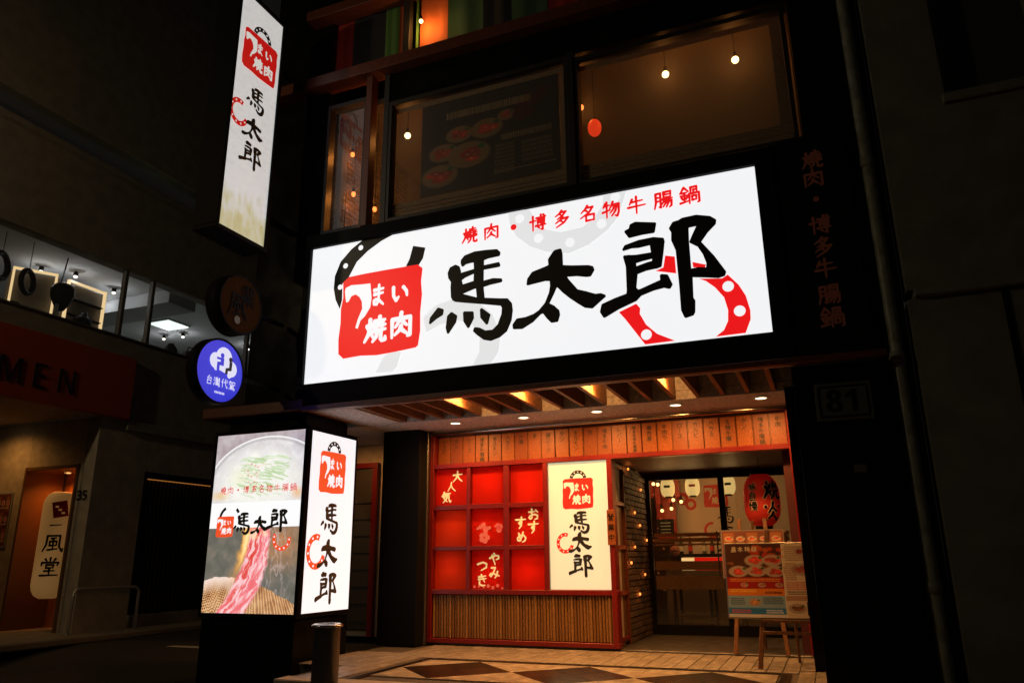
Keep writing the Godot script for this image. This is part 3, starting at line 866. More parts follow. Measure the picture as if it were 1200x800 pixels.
# ---------- the restaurant's building ----------
func build_restaurant() -> void:
	var b := thing("restaurant_building", "black clad corner building holding the long lit fascia sign", "building", Vector3(-3.0, 0, -8.0))
	wb("pillar", b, -6.80, -5.64, -0.35, 2.76, -8.2, -7.33, M.black_tile, 0.01)
	wb("pillar_base", b, -6.88, -5.56, -0.35, 0.42, -8.28, -7.25, M.black_tile, 0.01)
	wb("pillar", b, -0.15, 0.66, -0.35, 2.74, -8.2, -7.27, M.black_tile, 0.01)
	wb("wall", b, -6.66, -5.66, 2.9, 9.5, -8.2, -7.4, M.black_tile)
	wb("wall", b, -5.655, 0.66, 3.11, 5.04, -7.72, -7.58, M.black_tile)
	wb("wall", b, -0.13, 0.66, 2.81, 5.04, -7.575, -7.31, M.black_tile)
	wb("wall", b, 0.22, 0.66, 5.045, 9.5, -7.9, -7.32, M.black_tile)
	wb("wall", b, -7.8, -5.0, 0, 2.755, -10.1, -9.955, M.plaster)
	wb("side_wall", b, -5.56, -4.985, -0.0, 2.752, -9.5, -8.95, M.black_metal, 0.008)
	wb("side_wall", b, -0.26, -0.15, 0, 2.75, -11.2, -8.205, M.black_tile)
	for k in 5:
		wb("stone_panel", b, -0.148, 0.25, 0.0 + k * 0.546, 0.54 + k * 0.546, -7.268, -7.262, M.black_tile, 0.002)
		wb("stone_panel", b, 0.256, 0.655, 0.0 + k * 0.546, 0.54 + k * 0.546, -7.268, -7.262, M.black_tile, 0.002)
	# dark shutter with a red frame behind the pillar
	wb("shutter", b, -7.4, -6.31, 0.1, 2.4, -9.94, -9.9, mat("dark_shutter", lin(0.05, 0.04, 0.03), 0.6))
	wb("shutter_frame", b, -7.4, -6.22, 2.405, 2.48, -9.945, -9.87, M.red_paint)
	wb("shutter_frame", b, -6.305, -6.22, 0.0, 2.4, -9.945, -9.87, M.red_paint)
	for k in 8:
		wb("shutter_slat", b, -7.38, -6.32, 0.2 + k * 0.24, 0.24 + k * 0.24, -9.897, -9.885, M.dark_shutter)
	# beam along the foot of the sign, with a deeper end over the pillar
	wb("beam", b, -5.58, 0.66, 2.742, 2.80, -7.235, -7.14, M.timber_red, 0.006)
	wb("beam", b, -7.1, -5.585, 2.765, 2.89, -8.2, -7.16, M.timber_red, 0.008)
	# ceiling of the walkway: a lowered border round a coffer with timber fins
	wb("ceiling_border", b, -7.8, -0.14, 2.76, 2.86, -9.95, -8.44, M.ceiling_white)
	wb("ceiling_border", b, -5.58, -5.0, 2.765, 2.86, -8.437, -7.335, M.ceiling_white)
	wb("coffer_top", b, -5.6, -0.14, 3.03, 3.1, -8.6, -7.3, M.ceiling_white)
	wb("coffer_side", b, -5.58, -0.14, 2.865, 3.028, -8.5, -8.442, M.ceiling_white)
	wb("coffer_side", b, -5.58, -0.14, 2.76, 3.028, -7.33, -7.26, M.ceiling_white)
	for i in 18:
		var x := -4.93 + 0.268 * i
		wb("ceiling_fin", b, x - 0.024, x + 0.024, 2.772, 3.026, -8.438, -7.335, M.timber_fin, 0.003)
	var warm := Color(1.0, 0.68, 0.37)
	for i in [4, 7, 10, 13]:
		var p := Vector3(-4.93 + 0.268 * i + 0.13, 2.95, -7.78)
		var lamp := thing("ceiling_lamp", "small warm lamp between ceiling fins, %s from the black side wall" % ORDER[i / 3 - 1], "lamp", p + Vector3(0, 0.1, 0), "lamps between the ceiling fins")
		put("lamp_holder", lathe([Vector2(0.0, -0.03), Vector2(0.025, -0.03), Vector2(0.025, -0.1), Vector2(0.0, -0.1)], 12), M.black_metal, lamp)
		put("bulb", ball(0.03), glow("warm_bulb", Color(1.0, 0.72, 0.38), 3.0), lamp, Vector3(0, -0.125, 0))
		omni("ceiling_lamp_light", p + Vector3(0, -0.03, 0), warm, 0.26, 0.03)
		spot("ceiling_lamp_spot_light", p + Vector3(0, -0.02, 0), p + Vector3(0, -1.0, 0.1), warm, 2.5, 74.0, 0.03)
	# recessed downlights, plus an added unseen one to brighten the plaster wall
	for i in 6:
		var p := Vector3(lerpf(-4.34, -0.53, i / 4.0), 2.758, -8.72) if i < 5 else Vector3(-6.35, 2.758, -9.2)
		var d := thing("downlight", ("round recessed downlight in the walkway ceiling, %s from the black side wall" % ORDER[i]) if i < 5 else "added unseen downlight in the ceiling behind the lit pillar box", "downlight", p, "row of downlights in the walkway ceiling")
		put("trim_ring", lathe([Vector2(0.085, 0.0), Vector2(0.085, -0.008), Vector2(0.062, -0.008), Vector2(0.062, 0.0)], 24), M.white_paint, d)
		put("lamp_lens", lathe([Vector2(0.0, -0.004), Vector2(0.062, -0.004)], 24), glow("downlight_glow", Color(1.0, 0.9, 0.72), 4.0), d)
		spot("downlight_light", p + Vector3(0, -0.03, 0), p + Vector3(0, -1, -0.25), warm, 2.0 if i < 5 else 0.7, 84.0, 0.05)


# ---------- shopfront ----------
func build_shopfront() -> void:
	var s := thing("shopfront_screen", "red framed shopfront screen with nine glowing red panes over bamboo slats", "shopfront", Vector3(-3.69, 0, -9.25))
	wb("backing", s, -4.95, -2.46, 0.03, 2.24, -9.66, -9.6, M.plaster)
	for x in [-4.95, -2.5]:
		wb("side_board", s, x, x + 0.04, 0.68, 2.24, -9.6, -9.375, M.plaster)
	for y in [0.64, 2.24]:
		wb("side_board", s, -4.95, -2.46, y, y + 0.04, -9.6, -9.375, M.plaster)
	wb("bottom_rail", s, -4.95, -2.4, 0.03, 0.085, -9.36, -9.2, M.red_paint, 0.005)
	wb("middle_rail", s, -4.95, -2.4, 0.62, 0.68, -9.36, -9.2, M.red_paint, 0.005)
	wb("top_rail", s, -4.95, -0.262, 2.238, 2.30, -9.36, -9.2, M.red_paint, 0.005)
	wb("post", s, -4.955, -4.9, 0.03, 2.70, -9.37, -9.195, M.red_paint, 0.005)
	wb("post", s, -2.475, -2.41, 0.03, 2.24, -9.37, -9.195, M.red_paint, 0.005)
	wb("post", s, -0.31, -0.262, 0.03, 2.70, -9.37, -9.195, M.red_paint, 0.005)
	wb("post", s, -3.325, -3.26, 0.68, 2.24, -9.36, -9.205, M.red_paint, 0.005)
	var cols := [[-4.90, -4.41], [-4.357, -3.879], [-3.80, -3.325]]
	var rows := [[2.238, 1.752], [1.688, 1.22], [1.165, 0.68]]
	wb("glazing_bar", s, -4.41, -4.357, 0.68, 2.238, -9.36, -9.21, M.red_paint, 0.005)
	wb("glazing_bar", s, -3.879, -3.80, 0.68, 2.238, -9.36, -9.21, M.red_paint, 0.005)
	wb("glazing_bar", s, -4.90, -3.325, 1.688, 1.752, -9.36, -9.215, M.red_paint, 0.005)
	wb("glazing_bar", s, -4.90, -3.325, 1.165, 1.22, -9.36, -9.215, M.red_paint, 0.005)
	var tint := [[0, 0, 2], [1, 0, 0], [1, 0, 2]]
	var tones := [glow("pane_red", Color(0.74, 0.1, 0.045), 0.09, lin(0.4, 0.02, 0.01), 0.08), glow("pane_orange", Color(0.78, 0.21, 0.05), 0.06, lin(0.45, 0.05, 0.01), 0.08), glow("pane_bright", Color(0.86, 0.15, 0.05), 0.12, lin(0.4, 0.02, 0.01), 0.08)]
	var cream := glow("pane_lettering", Color(0.9, 0.78, 0.5), 0.7, lin(0.6, 0.5, 0.3))
	var pink := glow("pane_faded_print", Color(0.8, 0.3, 0.22), 0.6, lin(0.5, 0.15, 0.1))
	var panes := []
	for t in tones:
		t.roughness = 0.22
		t.metallic_specular = 0.15
		t.backlight_enabled = true
		t.backlight = lin(0.95, 0.2, 0.03) if t.resource_name == "pane_orange" else lin(0.95, 0.1, 0.03)
	for r in 3:
		for c in 3:
			panes.append(wb("window_pane", s, cols[c][0], cols[c][1], rows[r][1], rows[r][0], -9.293, -9.289, tones[tint[r][c]]))
			var lp := Vector3((cols[c][0] + cols[c][1]) / 2.0 + 0.04 * sin(r * 2.0 + c * 3.0), (rows[r][0] + rows[r][1]) / 2.0 + 0.05 * sin(c * 2.0 + r), -9.43)
			put("pane_lamp", ball(0.02), glow("pane_bulb", Color(1.0, 0.75, 0.45), 1.5), s, lp - s.position)
			omni("pane_lamp_light", lp, Color(1.0, 0.7, 0.4), 0.05 if tint[r][c] != 1 else 0.035, 0.02)
	var words := [[0, "大", -4.577, 2.135, 0.15], [0, "人", -4.666, 2.0, 0.13], [0, "気", -4.745, 1.86, 0.15], [5, "お", -3.488, 1.6, 0.15], [5, "す", -3.491, 1.44, 0.15], [5, "す", -3.665, 1.5, 0.15], [5, "め", -3.656, 1.32, 0.14], [7, "や", -4.035, 1.055, 0.15], [7, "み", -4.035, 0.89, 0.15], [7, "つ", -4.207, 0.965, 0.15], [7, "き", -4.206, 0.79, 0.15]]
	for w in words:
		character(panes[w[0]], w[1], Vector3(w[2], w[3], -9.282) - where(panes[w[0]]), w[4], cream, 17.0)
	for k in 9:   # faded blossom and lettering on the middle pane
		var a := k * 2.4
		put("blossom_print", poly_mesh([disc(Vector2.ZERO, rnd(0.015, 0.05), 7)]), pink, panes[4], Vector3(cos(a) * 0.16, sin(a * 1.3) * 0.18, 0.0095))
	for k in 7:
		put("blossom_print", poly_mesh([disc(Vector2.ZERO, rnd(0.012, 0.028), 6)]), pink, panes[7], Vector3(-0.2 + 0.065 * k, -0.21 + 0.02 * sin(k * 3.0), 0.0095))
	for k in 5:
		put("blossom_print", poly_mesh([disc(Vector2(cos(k * TAU / 5), sin(k * TAU / 5)) * 0.045, 0.036, 8)]), pink, panes[4], Vector3(-0.06, -0.13, 0.0105 + 0.0005 * k))
	# bamboo slats
	for k in 62:
		var x := -4.893 + k * 0.0393
		wb("bamboo_slat", s, x, x + 0.033, 0.085, 0.62, -9.34, -9.225 - 0.006 * float(k % 3), M["bamboo_%d" % ((k * 7 + k / 3) % 4)], 0.011)
	# header: dark board, steel tube, then the row of wooden menu tags
	wb("header_board", s, -4.95, -0.262, 2.305, 2.752, -9.42, -9.33, M.timber)
	var pipe := put("header_tube", tube([Vector3(-4.98, 2.715, -9.17) - s.position, Vector3(-0.27, 2.715, -9.17) - s.position], 0.026, 12), M.steel, s)
	pipe.set_meta("label", "brushed steel tube above the menu tags")
	wb("jamb", s, -0.255, -0.2, 0.0, 2.752, -9.3, -9.12, M.dull_steel, 0.004)
	wb("jamb", s, -5.0, -4.96, 0.0, 2.752, -9.3, -9.14, M.dull_steel, 0.004)
	var texts := ["カルビ", "タン塩", "ロース", "博多牛腸鍋", "ホルモン", "ハラミ", "牛腸", "多", "腸ロース", "タン", "ホルモン", "肉", "博多牛肉", "レバー", "博多名物牛腸鍋", "燒肉盛", "辛肉ラ", "ロース", "カルビ", "ハラミ", "名物牛腸", "タン", "博多牛腸鍋", "牛肉", "腸ホルモン"]
	for k in 24:
		var x := -4.893 + k * 0.191
		var t := thing("menu_tag", "wooden menu tag with black lettering, %s from the black side wall" % ORDER[k], "menu tag", Vector3(x + 0.0925, 2.305, -9.318), "row of wooden menu tags above the shopfront")
		t.rotation.z = 0.006 * sin(k * 2.7)
		lb("board", t, Vector3(0, 0.19, 0), Vector3(0.178, 0.372, 0.018), M["tag_wood_%d" % ((k * 3 + k / 4) % 4)], 0.004)
		var w: String = texts[k]
		var n := 0
		for ch in w:
			if STROKES.has(ch):
				n += 1
		var sz := minf(0.066, 0.33 / n)
		var i := 0
		for ch in w:
			if STROKES.has(ch):
				character(t, ch, Vector3(0.0, 0.345 - sz * (i + 0.6), 0.0105), sz * 0.95, mat("tag_ink", lin(0.05, 0.025, 0.012), 0.7), 16.0)
				i += 1
	# upright lit panel beside the panes
	var p := thing("shop_panel_sign", "upright cream lit panel with red logo and black brush lettering beside the red panes", "sign", Vector3(-2.868, 1.46, -9.235))
	var f := lb("lit_face", p, Vector3(0, 0, -0.02), Vector3(0.775, 1.55, 0.03), glow("panel_cream", Color(0.94, 0.92, 0.75), 0.58, lin(0.6, 0.56, 0.42)))
	wb("edge_trim", p, -3.262, -3.257, 0.682, 2.238, -9.36, -9.215, M.dull_steel)
	upright_logo(f, 0.41, Vector2(0.0, 0.375), [0.02, -0.22, -0.5], 0.27, Vector2(-0.185, -0.225), 0.105, M.sign_black, glow("panel_logo_red", Color(0.86, 0.08, 0.07), 0.75, lin(0.5, 0.03, 0.02)), M.panel_cream, 0.017)
	panel_light("panel_sign_light", Vector3(-2.868, 1.46, -9.18), Vector3(0, 0, 1), Vector2(0.7, 1.5), Color(1.0, 0.93, 0.74), 0.05)
	# little board on the post
	var pl := thing("hanging_plaque", "small wooden plaque lettered top to bottom on the red door post", "plaque", Vector3(-2.44, 1.41, -9.185))
	lb("board", pl, Vector3.ZERO, Vector3(0.1, 0.42, 0.018), M.tag_wood_1, 0.004)
	lettering(pl, "營業中", Vector3(0, 0.12, 0.0105), 0.085, Vector3(0, -0.12, 0), M.ink, 12.0)


# red block, horse, brush letters and horseshoes of the house sign, upright version
func upright_logo(f: Node3D, w: float, c: Vector2, ys: Array, size: float, shoe: Vector2, r: float, black: Material, red: Material, white: Material, z: float) -> void:
	logo_block(f, w, c, red, white, z)
	var top := c + Vector2(0.02 * w, w * 0.44)
	put("horseshoe", poly_mesh([arc(top, w * 0.17, w * 0.27, 8, 172, 18)]), black, f, Vector3(0, 0, z + 0.0002))
	for k in 5:
		var a := deg_to_rad(30.0 + 30.0 * k)
		put("horseshoe_hole", poly_mesh([disc(top + Vector2(cos(a), sin(a)) * w * 0.22, w * 0.022, 8)]), white, f, Vector3(0, 0, z + 0.0014))
	put("horseshoe", poly_mesh([arc(shoe, r * 0.7, r * 1.08, 68, 345, 28, 1.1)]), red, f, Vector3(0, 0, z))
	for k in 8:
		var a := deg_to_rad(85.0 + 34.0 * k)
		put("horseshoe_hole", poly_mesh([disc(shoe + Vector2(cos(a), sin(a) * 1.1) * r * 0.89, r * 0.085, 8)]), white, f, Vector3(0, 0, z + 0.0012))
	var centre := {"馬": [Vector2(0.48, 0.07), 1.07], "太": [Vector2(-0.56, 0.1), 0.95], "郎": [Vector2(-1.66, 0.09), 1.1]}
	for i in 3:
		var ch: String = "馬太郎"[i]
		put("character", poly_mesh(traced(ch, centre[ch][0], size / centre[ch][1], 0.02)), black, f, Vector3(0.02 * w + [0.0, 0.0, 0.0][i], ys[i], z + 0.002))


func logo_block(f: Node3D, w: float, c: Vector2, red: Material, white: Material, z: float) -> void:
	var k := w / 1.13
	var mid := Vector2(1.66, 0.09)
	put("logo_block", poly_mesh(traced("block", mid, k)), red, f, Vector3(c.x, c.y, z + 0.0008))
	put("horse_mark", poly_mesh(traced("horse", mid, k)), white, f, Vector3(c.x, c.y, z + 0.0022))
	for a in [["ま", -1.687, 0.124, 0.27, 0.72], ["い", -1.40, 0.112, 0.26, 1.0], ["焼", -1.722, -0.30, 0.33, 0.95], ["肉", -1.363, -0.28, 0.33, 0.95]]:
		character(f, a[0], Vector3(c.x + (a[1] + mid.x) * k, c.y + (a[2] + mid.y) * k, z + 0.0022), a[3] * k, white, 19.0, a[4])


# ---------- entrance ----------
func brick_face(parent: Node3D, corner: Vector3, along: Vector3, out: Vector3, length: float, height: float, rows := 99) -> void:
	var bl := 0.21
	var bh := 0.062
	var course := 0.074
	for r in mini(rows, int(height / course)):
		var off := 0.0 if r % 2 == 0 else -bl / 2.0
		var k := 0
		while off < length - 0.03:
			var a := maxf(off, 0.0)
			var b := minf(off + bl - 0.012, length)
			if b - a > 0.03:
				var c := corner + along * (a + b) / 2.0 + Vector3(0, r * course + bh / 2.0, 0) + out * (0.008 + 0.004 * float((k * 3 + r * 5) % 3))
				var size := along.abs() * (b - a) + Vector3(0, bh, 0) + out.abs() * 0.03
				lb("brick", parent, c - where(parent), size, M["brick_%d" % ((k * 5 + r * 3 + k * r) % 4)], 0.004)
			off += bl
			k += 1


func build_entrance() -> void:
	var e := thing("entrance_porch", "recessed entrance porch with one bare brick cheek and a timber soffit", "porch", Vector3(-1.35, 0, -10.2))
	# left cheek: timber panels by the street, bare bricks further in
	wb("cheek_panel", e, -2.56, -2.47, 0.02, 2.238, -9.9, -9.372, M.timber)
	for y in [0.1, 0.63, 1.18, 1.72, 2.2]:
		wb("panel_rail", e, -2.468, -2.435, y - 0.025, y + 0.025, -9.86, -9.374, M.red_paint, 0.004)
	wb("panel_stile", e, -2.468, -2.43, 0.02, 2.236, -9.9, -9.865, M.timber_red, 0.004)
	var bw := wb("brick_wall", e, -2.56, -2.455, 0.02, 2.236, -11.2, -9.905, M.mortar)
	brick_face(bw, Vector3(-2.455, 0.03, -9.91), Vector3(0, 0, -1), Vector3(1, 0, 0), 1.28, 2.2)
	# soffit boards
	wb("soffit", e, -2.46, -0.262, 2.275, 2.30, -11.2, -9.44, M.mortar)
	for k in 11:
		wb("soffit_board", e, -2.455, -0.265, 2.248, 2.272, -9.46 - k * 0.158 - 0.15, -9.46 - k * 0.158, M["soffit_wood_%d" % (k % 2)], 0.004)
	wb("right_cheek", e, -0.4, -0.265, 0.02, 2.246, -11.2, -9.38, mat("maroon_panel", lin(0.07, 0.012, 0.01), 0.6))
	# glazed doors
	var dz := -11.16
	wb("door_frame", e, -2.45, -0.405, 2.14, 2.246, dz - 0.08, dz, M.black_metal, 0.004)
	for x in [-2.45, -1.385, -0.47]:
		wb("door_frame", e, x, x + 0.08, 0.02, 2.138, dz - 0.08, dz, M.black_metal, 0.004)
	wb("door_rail", e, -2.36, -1.39, 0.022, 0.15, dz - 0.06, dz - 0.01, M.black_metal, 0.004)
	wb("door_rail", e, -1.3, -0.475, 0.022, 0.15, dz - 0.06, dz - 0.01, M.black_metal, 0.004)
	for x in [[-2.365, -1.39], [-1.3, -0.475]]:
		var g := wb("door_glass", e, x[0], x[1], 0.155, 2.136, dz - 0.04, dz - 0.03, M.window_glass)
		for band in [[1.335, 1.385], [1.26, 1.315], [1.215, 1.24], [0.88, 1.0], [0.62, 0.8]]:
			wb("frosted_band", g, x[0] + 0.02, x[1] - 0.02, band[0], band[1], dz - 0.026, dz - 0.024, M.frosted_film)
	wb("door_handle", e, -1.46, -1.44, 0.8, 1.4, dz + 0.01, dz + 0.03, M.steel, 0.005)
	# string of small bulbs on the bricks
	var spots := [[2.2, -10.06], [1.98, -10.76], [1.64, -10.32], [1.48, -10.59], [1.29, -10.97], [1.19, -10.22], [0.99, -9.98], [0.83, -10.74], [0.59, -10.37]]
	var fs := thing("string_lights", "string of tiny warm bulbs zigzagging over the brick wall by the door", "string lights", Vector3(-2.42, 1.3, -10.4))
	var wire := []
	for i in spots.size():
		var p := Vector3(-2.405, spots[i][0], spots[i][1])
		wire.append(p + Vector3(0, 0.03, 0) - fs.position)
		put("bulb", ball(0.014, 1.3), glow("fairy_bulb", Color(1.0, 0.52, 0.22), 2.8), fs, p - fs.position)
		omni("fairy_bulb_light", p, Color(1.0, 0.5, 0.2), 0.007, 0.012)
		if i < spots.size() - 1:
			var q := Vector3(-2.405, spots[i + 1][0], spots[i + 1][1])
			wire.append(p.lerp(q, 0.5) - Vector3(0, 0.05, 0) - fs.position)
	put("wire", tube(wire, 0.003, 5), M.black_metal, fs)
	# big red paper lantern
	var lp := Vector3(-0.72, 1.72, -9.95)
	var l := thing("red_lantern", "big red paper lantern with black brush lettering hanging in the entrance", "lantern", lp)
	var prof := [Vector2(0.0, 0.315), Vector2(0.11, 0.315)]
	for i in 25:
		var t := i / 24.0
		var y := lerpf(0.3, -0.3, t)
		prof.append(Vector2(0.215 * pow(1.0 - pow(absf(y) / 0.335, 3.2), 0.55) + (0.0035 if i % 2 else 0.0), y))
	prof.append(Vector2(0.10, -0.315))
	put("lantern_shade", lathe(prof, 30), glow("lantern_red", Color(0.66, 0.07, 0.03), 0.2, lin(0.36, 0.02, 0.01), 0.6), l)
	put("cap", lathe([Vector2(0.0, 0.35), Vector2(0.1, 0.35), Vector2(0.115, 0.31), Vector2(0.0, 0.31)], 20), M.black_metal, l)
	put("base_ring", lathe([Vector2(0.0, -0.31), Vector2(0.105, -0.31), Vector2(0.1, -0.345), Vector2(0.0, -0.345)], 20), M.black_metal, l)
	put("cord", tube([Vector3(0, 0.35, 0), Vector3(0, 0.53, 0)], 0.006, 6), M.black_metal, l)
	for pass_ in 2:
		var m: Material = M.cream_print if pass_ == 0 else M.ink
		curved_text(l, "焼肉", 0.68, 0.11, 0.24, 0.25, m, 24.0 if pass_ == 0 else 15.0, 0.0 if pass_ == 0 else 0.004)
		curved_text(l, "味自慢", -0.42, 0.15, 0.105, 0.115, m, 26.0 if pass_ == 0 else 14.0, 0.0 if pass_ == 0 else 0.004)
	# the room behind the glass
	var rm := thing("dining_room", "dim dining room behind the glass doors, with pale back wall and dark ceiling", "room", Vector3(-1.8, 0, -13))
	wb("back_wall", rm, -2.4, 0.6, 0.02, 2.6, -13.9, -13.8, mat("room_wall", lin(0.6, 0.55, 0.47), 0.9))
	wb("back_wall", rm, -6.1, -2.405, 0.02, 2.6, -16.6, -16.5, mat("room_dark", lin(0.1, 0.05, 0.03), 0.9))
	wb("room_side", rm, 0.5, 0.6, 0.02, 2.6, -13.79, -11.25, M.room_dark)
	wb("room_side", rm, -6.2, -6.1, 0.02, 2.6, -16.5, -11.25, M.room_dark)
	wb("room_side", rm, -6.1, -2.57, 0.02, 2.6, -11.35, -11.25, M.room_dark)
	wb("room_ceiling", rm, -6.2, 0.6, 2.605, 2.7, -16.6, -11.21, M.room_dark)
	var mural := lb("wall_print", rm, Vector3(-1.98, 1.75, -13.795) - rm.position, Vector3(1.1, 1.2, 0.006), mat("mural_white", lin(0.66, 0.6, 0.5), 0.8))
	logo_block(mural, 0.42, Vector2(0.22, 0.33), M.red_ink, M.mural_white, 0.004)
	for i in 3:
		var ch: String = "馬太郎"[i]
		var cc := {"馬": Vector2(0.48, 0.07), "太": Vector2(-0.56, 0.1), "郎": Vector2(-1.66, 0.09)}
		put("character", poly_mesh(traced(ch, cc[ch], 0.27)), M.ink, mural, Vector3(0.36, 0.0 - 0.25 * i, 0.005))
	put("horseshoe", poly_mesh([arc(Vector2(0.12, -0.25), 0.1, 0.14, 80, 340)]), M.red_ink, mural, Vector3(0, 0, 0.005))
	put("ring_mark", poly_mesh([arc(Vector2(-0.36, 0.3), 0.05, 0.11, 0, 359), arc(Vector2(-0.22, 0.2), 0.05, 0.1, 0, 359)]), M.red_ink, mural, Vector3(0, 0, 0.005))
	# serving counter with a lit red front
	var co := thing("serving_counter", "long serving counter with a lit red and cream band under its top", "counter", Vector3(-1.6, 0.02, -12.9))
	lb("counter_top", co, Vector3(0, 1.06, 0), Vector3(1.9, 0.05, 0.6), M.black_metal, 0.008)
	lb("counter_front", co, Vector3(0, 0.42, 0), Vector3(1.8, 0.82, 0.5), mat("counter_wood", lin(0.12, 0.07, 0.04), 0.6), 0.006)
	lb("lit_band", co, Vector3(0.0, 0.93, 0.24), Vector3(0.84, 0.19, 0.02), glow("lit_red_band", Color(0.8, 0.06, 0.03), 0.9, lin(0.4, 0.02, 0.01)))
	lb("lit_band", co, Vector3(-0.53, 0.93, 0.24), Vector3(0.2, 0.19, 0.02), glow("lit_cream_band", Color(1.0, 0.8, 0.5), 0.9, lin(0.6, 0.45, 0.3)))
	lb("lit_band", co, Vector3(0.56, 0.93, 0.24), Vector3(0.26, 0.19, 0.02), M.lit_cream_band)
	for k in 7:
		var bt := thing("bottle", "slim bottle standing on the serving counter", "bottle", Vector3(-2.25 + 0.17 * k + 0.03 * sin(k * 4.0), 1.106, -12.82), "bottles on the serving counter")
		put("glass_body", lathe([Vector2(0.0, 0.0), Vector2(0.035, 0.0), Vector2(0.035, 0.15), Vector2(0.013, 0.2), Vector2(0.013, 0.27), Vector2(0.0, 0.27)], 12), mat("bottle_%d" % (k % 3), [lin(0.02, 0.05, 0.02), lin(0.12, 0.04, 0.01), lin(0.3, 0.28, 0.24)][k % 3], 0.2), bt)
		put("bottle_label", lathe([Vector2(0.0356, 0.04), Vector2(0.0356, 0.12)], 12), M.red_ink if k % 2 else M.cream_print, bt)
	for k in 5:
		var dc := thing("red_banner", "narrow red paper banner hanging among the pendant bulbs", "banner", Vector3(-2.72 + 0.11 * k, 2.2 - 0.1 * float(k % 2), -12.95), "red paper banners in the dining room")
		lb("paper", dc, Vector3.ZERO, Vector3(0.08, 0.34, 0.006), M.red_paint)
		lb("hanging_rod", dc, Vector3(0, 0.175, 0), Vector3(0.1, 0.012, 0.012), M.black_metal)
	for k in 2:
		var tb := thing("dining_table", "dark square dining table with a bench behind the glass door" if k == 0 else "dark square dining table nearer the red lantern, behind the glass door", "table", Vector3(-1.95 + 0.95 * k, 0.015, -12.05))
		lb("table_top", tb, Vector3(0, 0.7, 0), Vector3(0.62, 0.04, 0.6), M.counter_wood, 0.006)
		for q in [[-0.26, -0.25], [0.26, -0.25], [-0.26, 0.25], [0.26, 0.25]]:
			lb("leg", tb, Vector3(q[0], 0.34, q[1]), Vector3(0.045, 0.68, 0.045), M.black_metal)
		lb("shelf", tb, Vector3(0, 0.2, 0), Vector3(0.5, 0.03, 0.46), M.counter_wood)
	# three white paper lanterns inside the door
	for i in 3:
		var x: float = [-2.17, -1.80, -1.285][i]
		var p := Vector3(x, 2.06, -11.55)
		var w := thing("paper_lantern", "small glowing white paper lantern with a dark label inside the glass door", "lantern", p, "white paper lanterns inside the door")
		var pr := []
		for k in 15:
			var y := lerpf(0.13, -0.13, k / 14.0)
			pr.append(Vector2(0.105 * pow(1.0 - pow(absf(y) / 0.15, 3.0), 0.5) + (0.002 if k % 2 else 0.0), y))
		put("lantern_shade", lathe(pr, 22), glow("lantern_cream", Color(1.0, 0.84, 0.5), 0.6, lin(0.5, 0.42, 0.26)), w)
		put("cap", lathe([Vector2(0.0, 0.16), Vector2(0.05, 0.16), Vector2(0.06, 0.125), Vector2(0.0, 0.125)], 14), M.black_metal, w)
		put("base_ring", lathe([Vector2(0.0, -0.125), Vector2(0.055, -0.125), Vector2(0.05, -0.15), Vector2(0.0, -0.15)], 14), M.black_metal, w)
		put("cord", tube([Vector3(0, 0.16, 0), Vector3(0, 0.54, 0)], 0.004, 6), M.black_metal, w)
		lb("label_strip", w, Vector3(0.01, 0.01, 0.108), Vector3(0.09, 0.035, 0.006), M.red_ink if i == 1 else M.ink)
		omni("paper_lantern_light", p, Color(1.0, 0.78, 0.48), 0.24, 0.1)
	# cluster of bare bulbs over the far tables
	for i in 9:
		var p := Vector3(-2.62 + 0.05 * i + 0.02 * sin(i * 5.0), 2.04 + 0.24 * sin(i * 2.3), -12.25 - 0.3 * float(i % 3))
		var w := thing("pendant_bulb", "bare warm pendant bulb hanging in the far end of the dining room", "pendant bulb", p, "cluster of pendant bulbs in the dining room")
		put("bulb", ball(0.028), glow("bulb_glow", Color(1.0, 0.78, 0.48), 3.0), w)
		put("lamp_holder", lathe([Vector2(0.0, 0.1), Vector2(0.02, 0.1), Vector2(0.022, 0.035), Vector2(0.0, 0.035)], 10), M.black_metal, w)
		put("cord", tube([Vector3(0, 0.1, 0), Vector3(0, 2.604 - p.y, 0)], 0.004, 5), M.black_metal, w)
		omni("pendant_bulb_light", p, Color(1.0, 0.6, 0.28), 0.06, 0.035)
	var rc := thing("red_curtain", "red cloth panel hanging beneath the pendant bulbs in the dining room", "curtain", Vector3(-2.55, 1.8, -13.3))
	lb("cloth", rc, Vector3.ZERO, Vector3(0.34, 0.9, 0.02), M.red_paint, 0.006)
	var bd := thing("black_menu_board", "small square black chalkboard hung inside the left glass door", "chalkboard", Vector3(-2.36, 1.5, -12.2))
	lb("board", bd, Vector3.ZERO, Vector3(0.26, 0.27, 0.02), M.black_metal, 0.004)
	for k in 4:
		lb("chalk_line", bd, Vector3(0, 0.075 - 0.05 * k, 0.0115), Vector3(0.16, 0.012, 0.002), mat("chalk", lin(0.3, 0.3, 0.26), 0.9))
	var cl := thing("round_wall_sign", "round pinkish sign on the dark wall below the chalkboard", "round sign", Vector3(-2.28, 1.15, -12.4), "", 0.0)
	var dsc := put("plate", lathe([Vector2(0.0, 0.01), Vector2(0.08, 0.01), Vector2(0.08, -0.01), Vector2(0.0, -0.01)], 24), mat("pinkish", lin(0.35, 0.12, 0.09), 0.7), cl)
	dsc.rotation.x = PI / 2
	lb("bar_mark", cl, Vector3(0, 0, 0.0115), Vector3(0.1, 0.02, 0.002), M.ink)


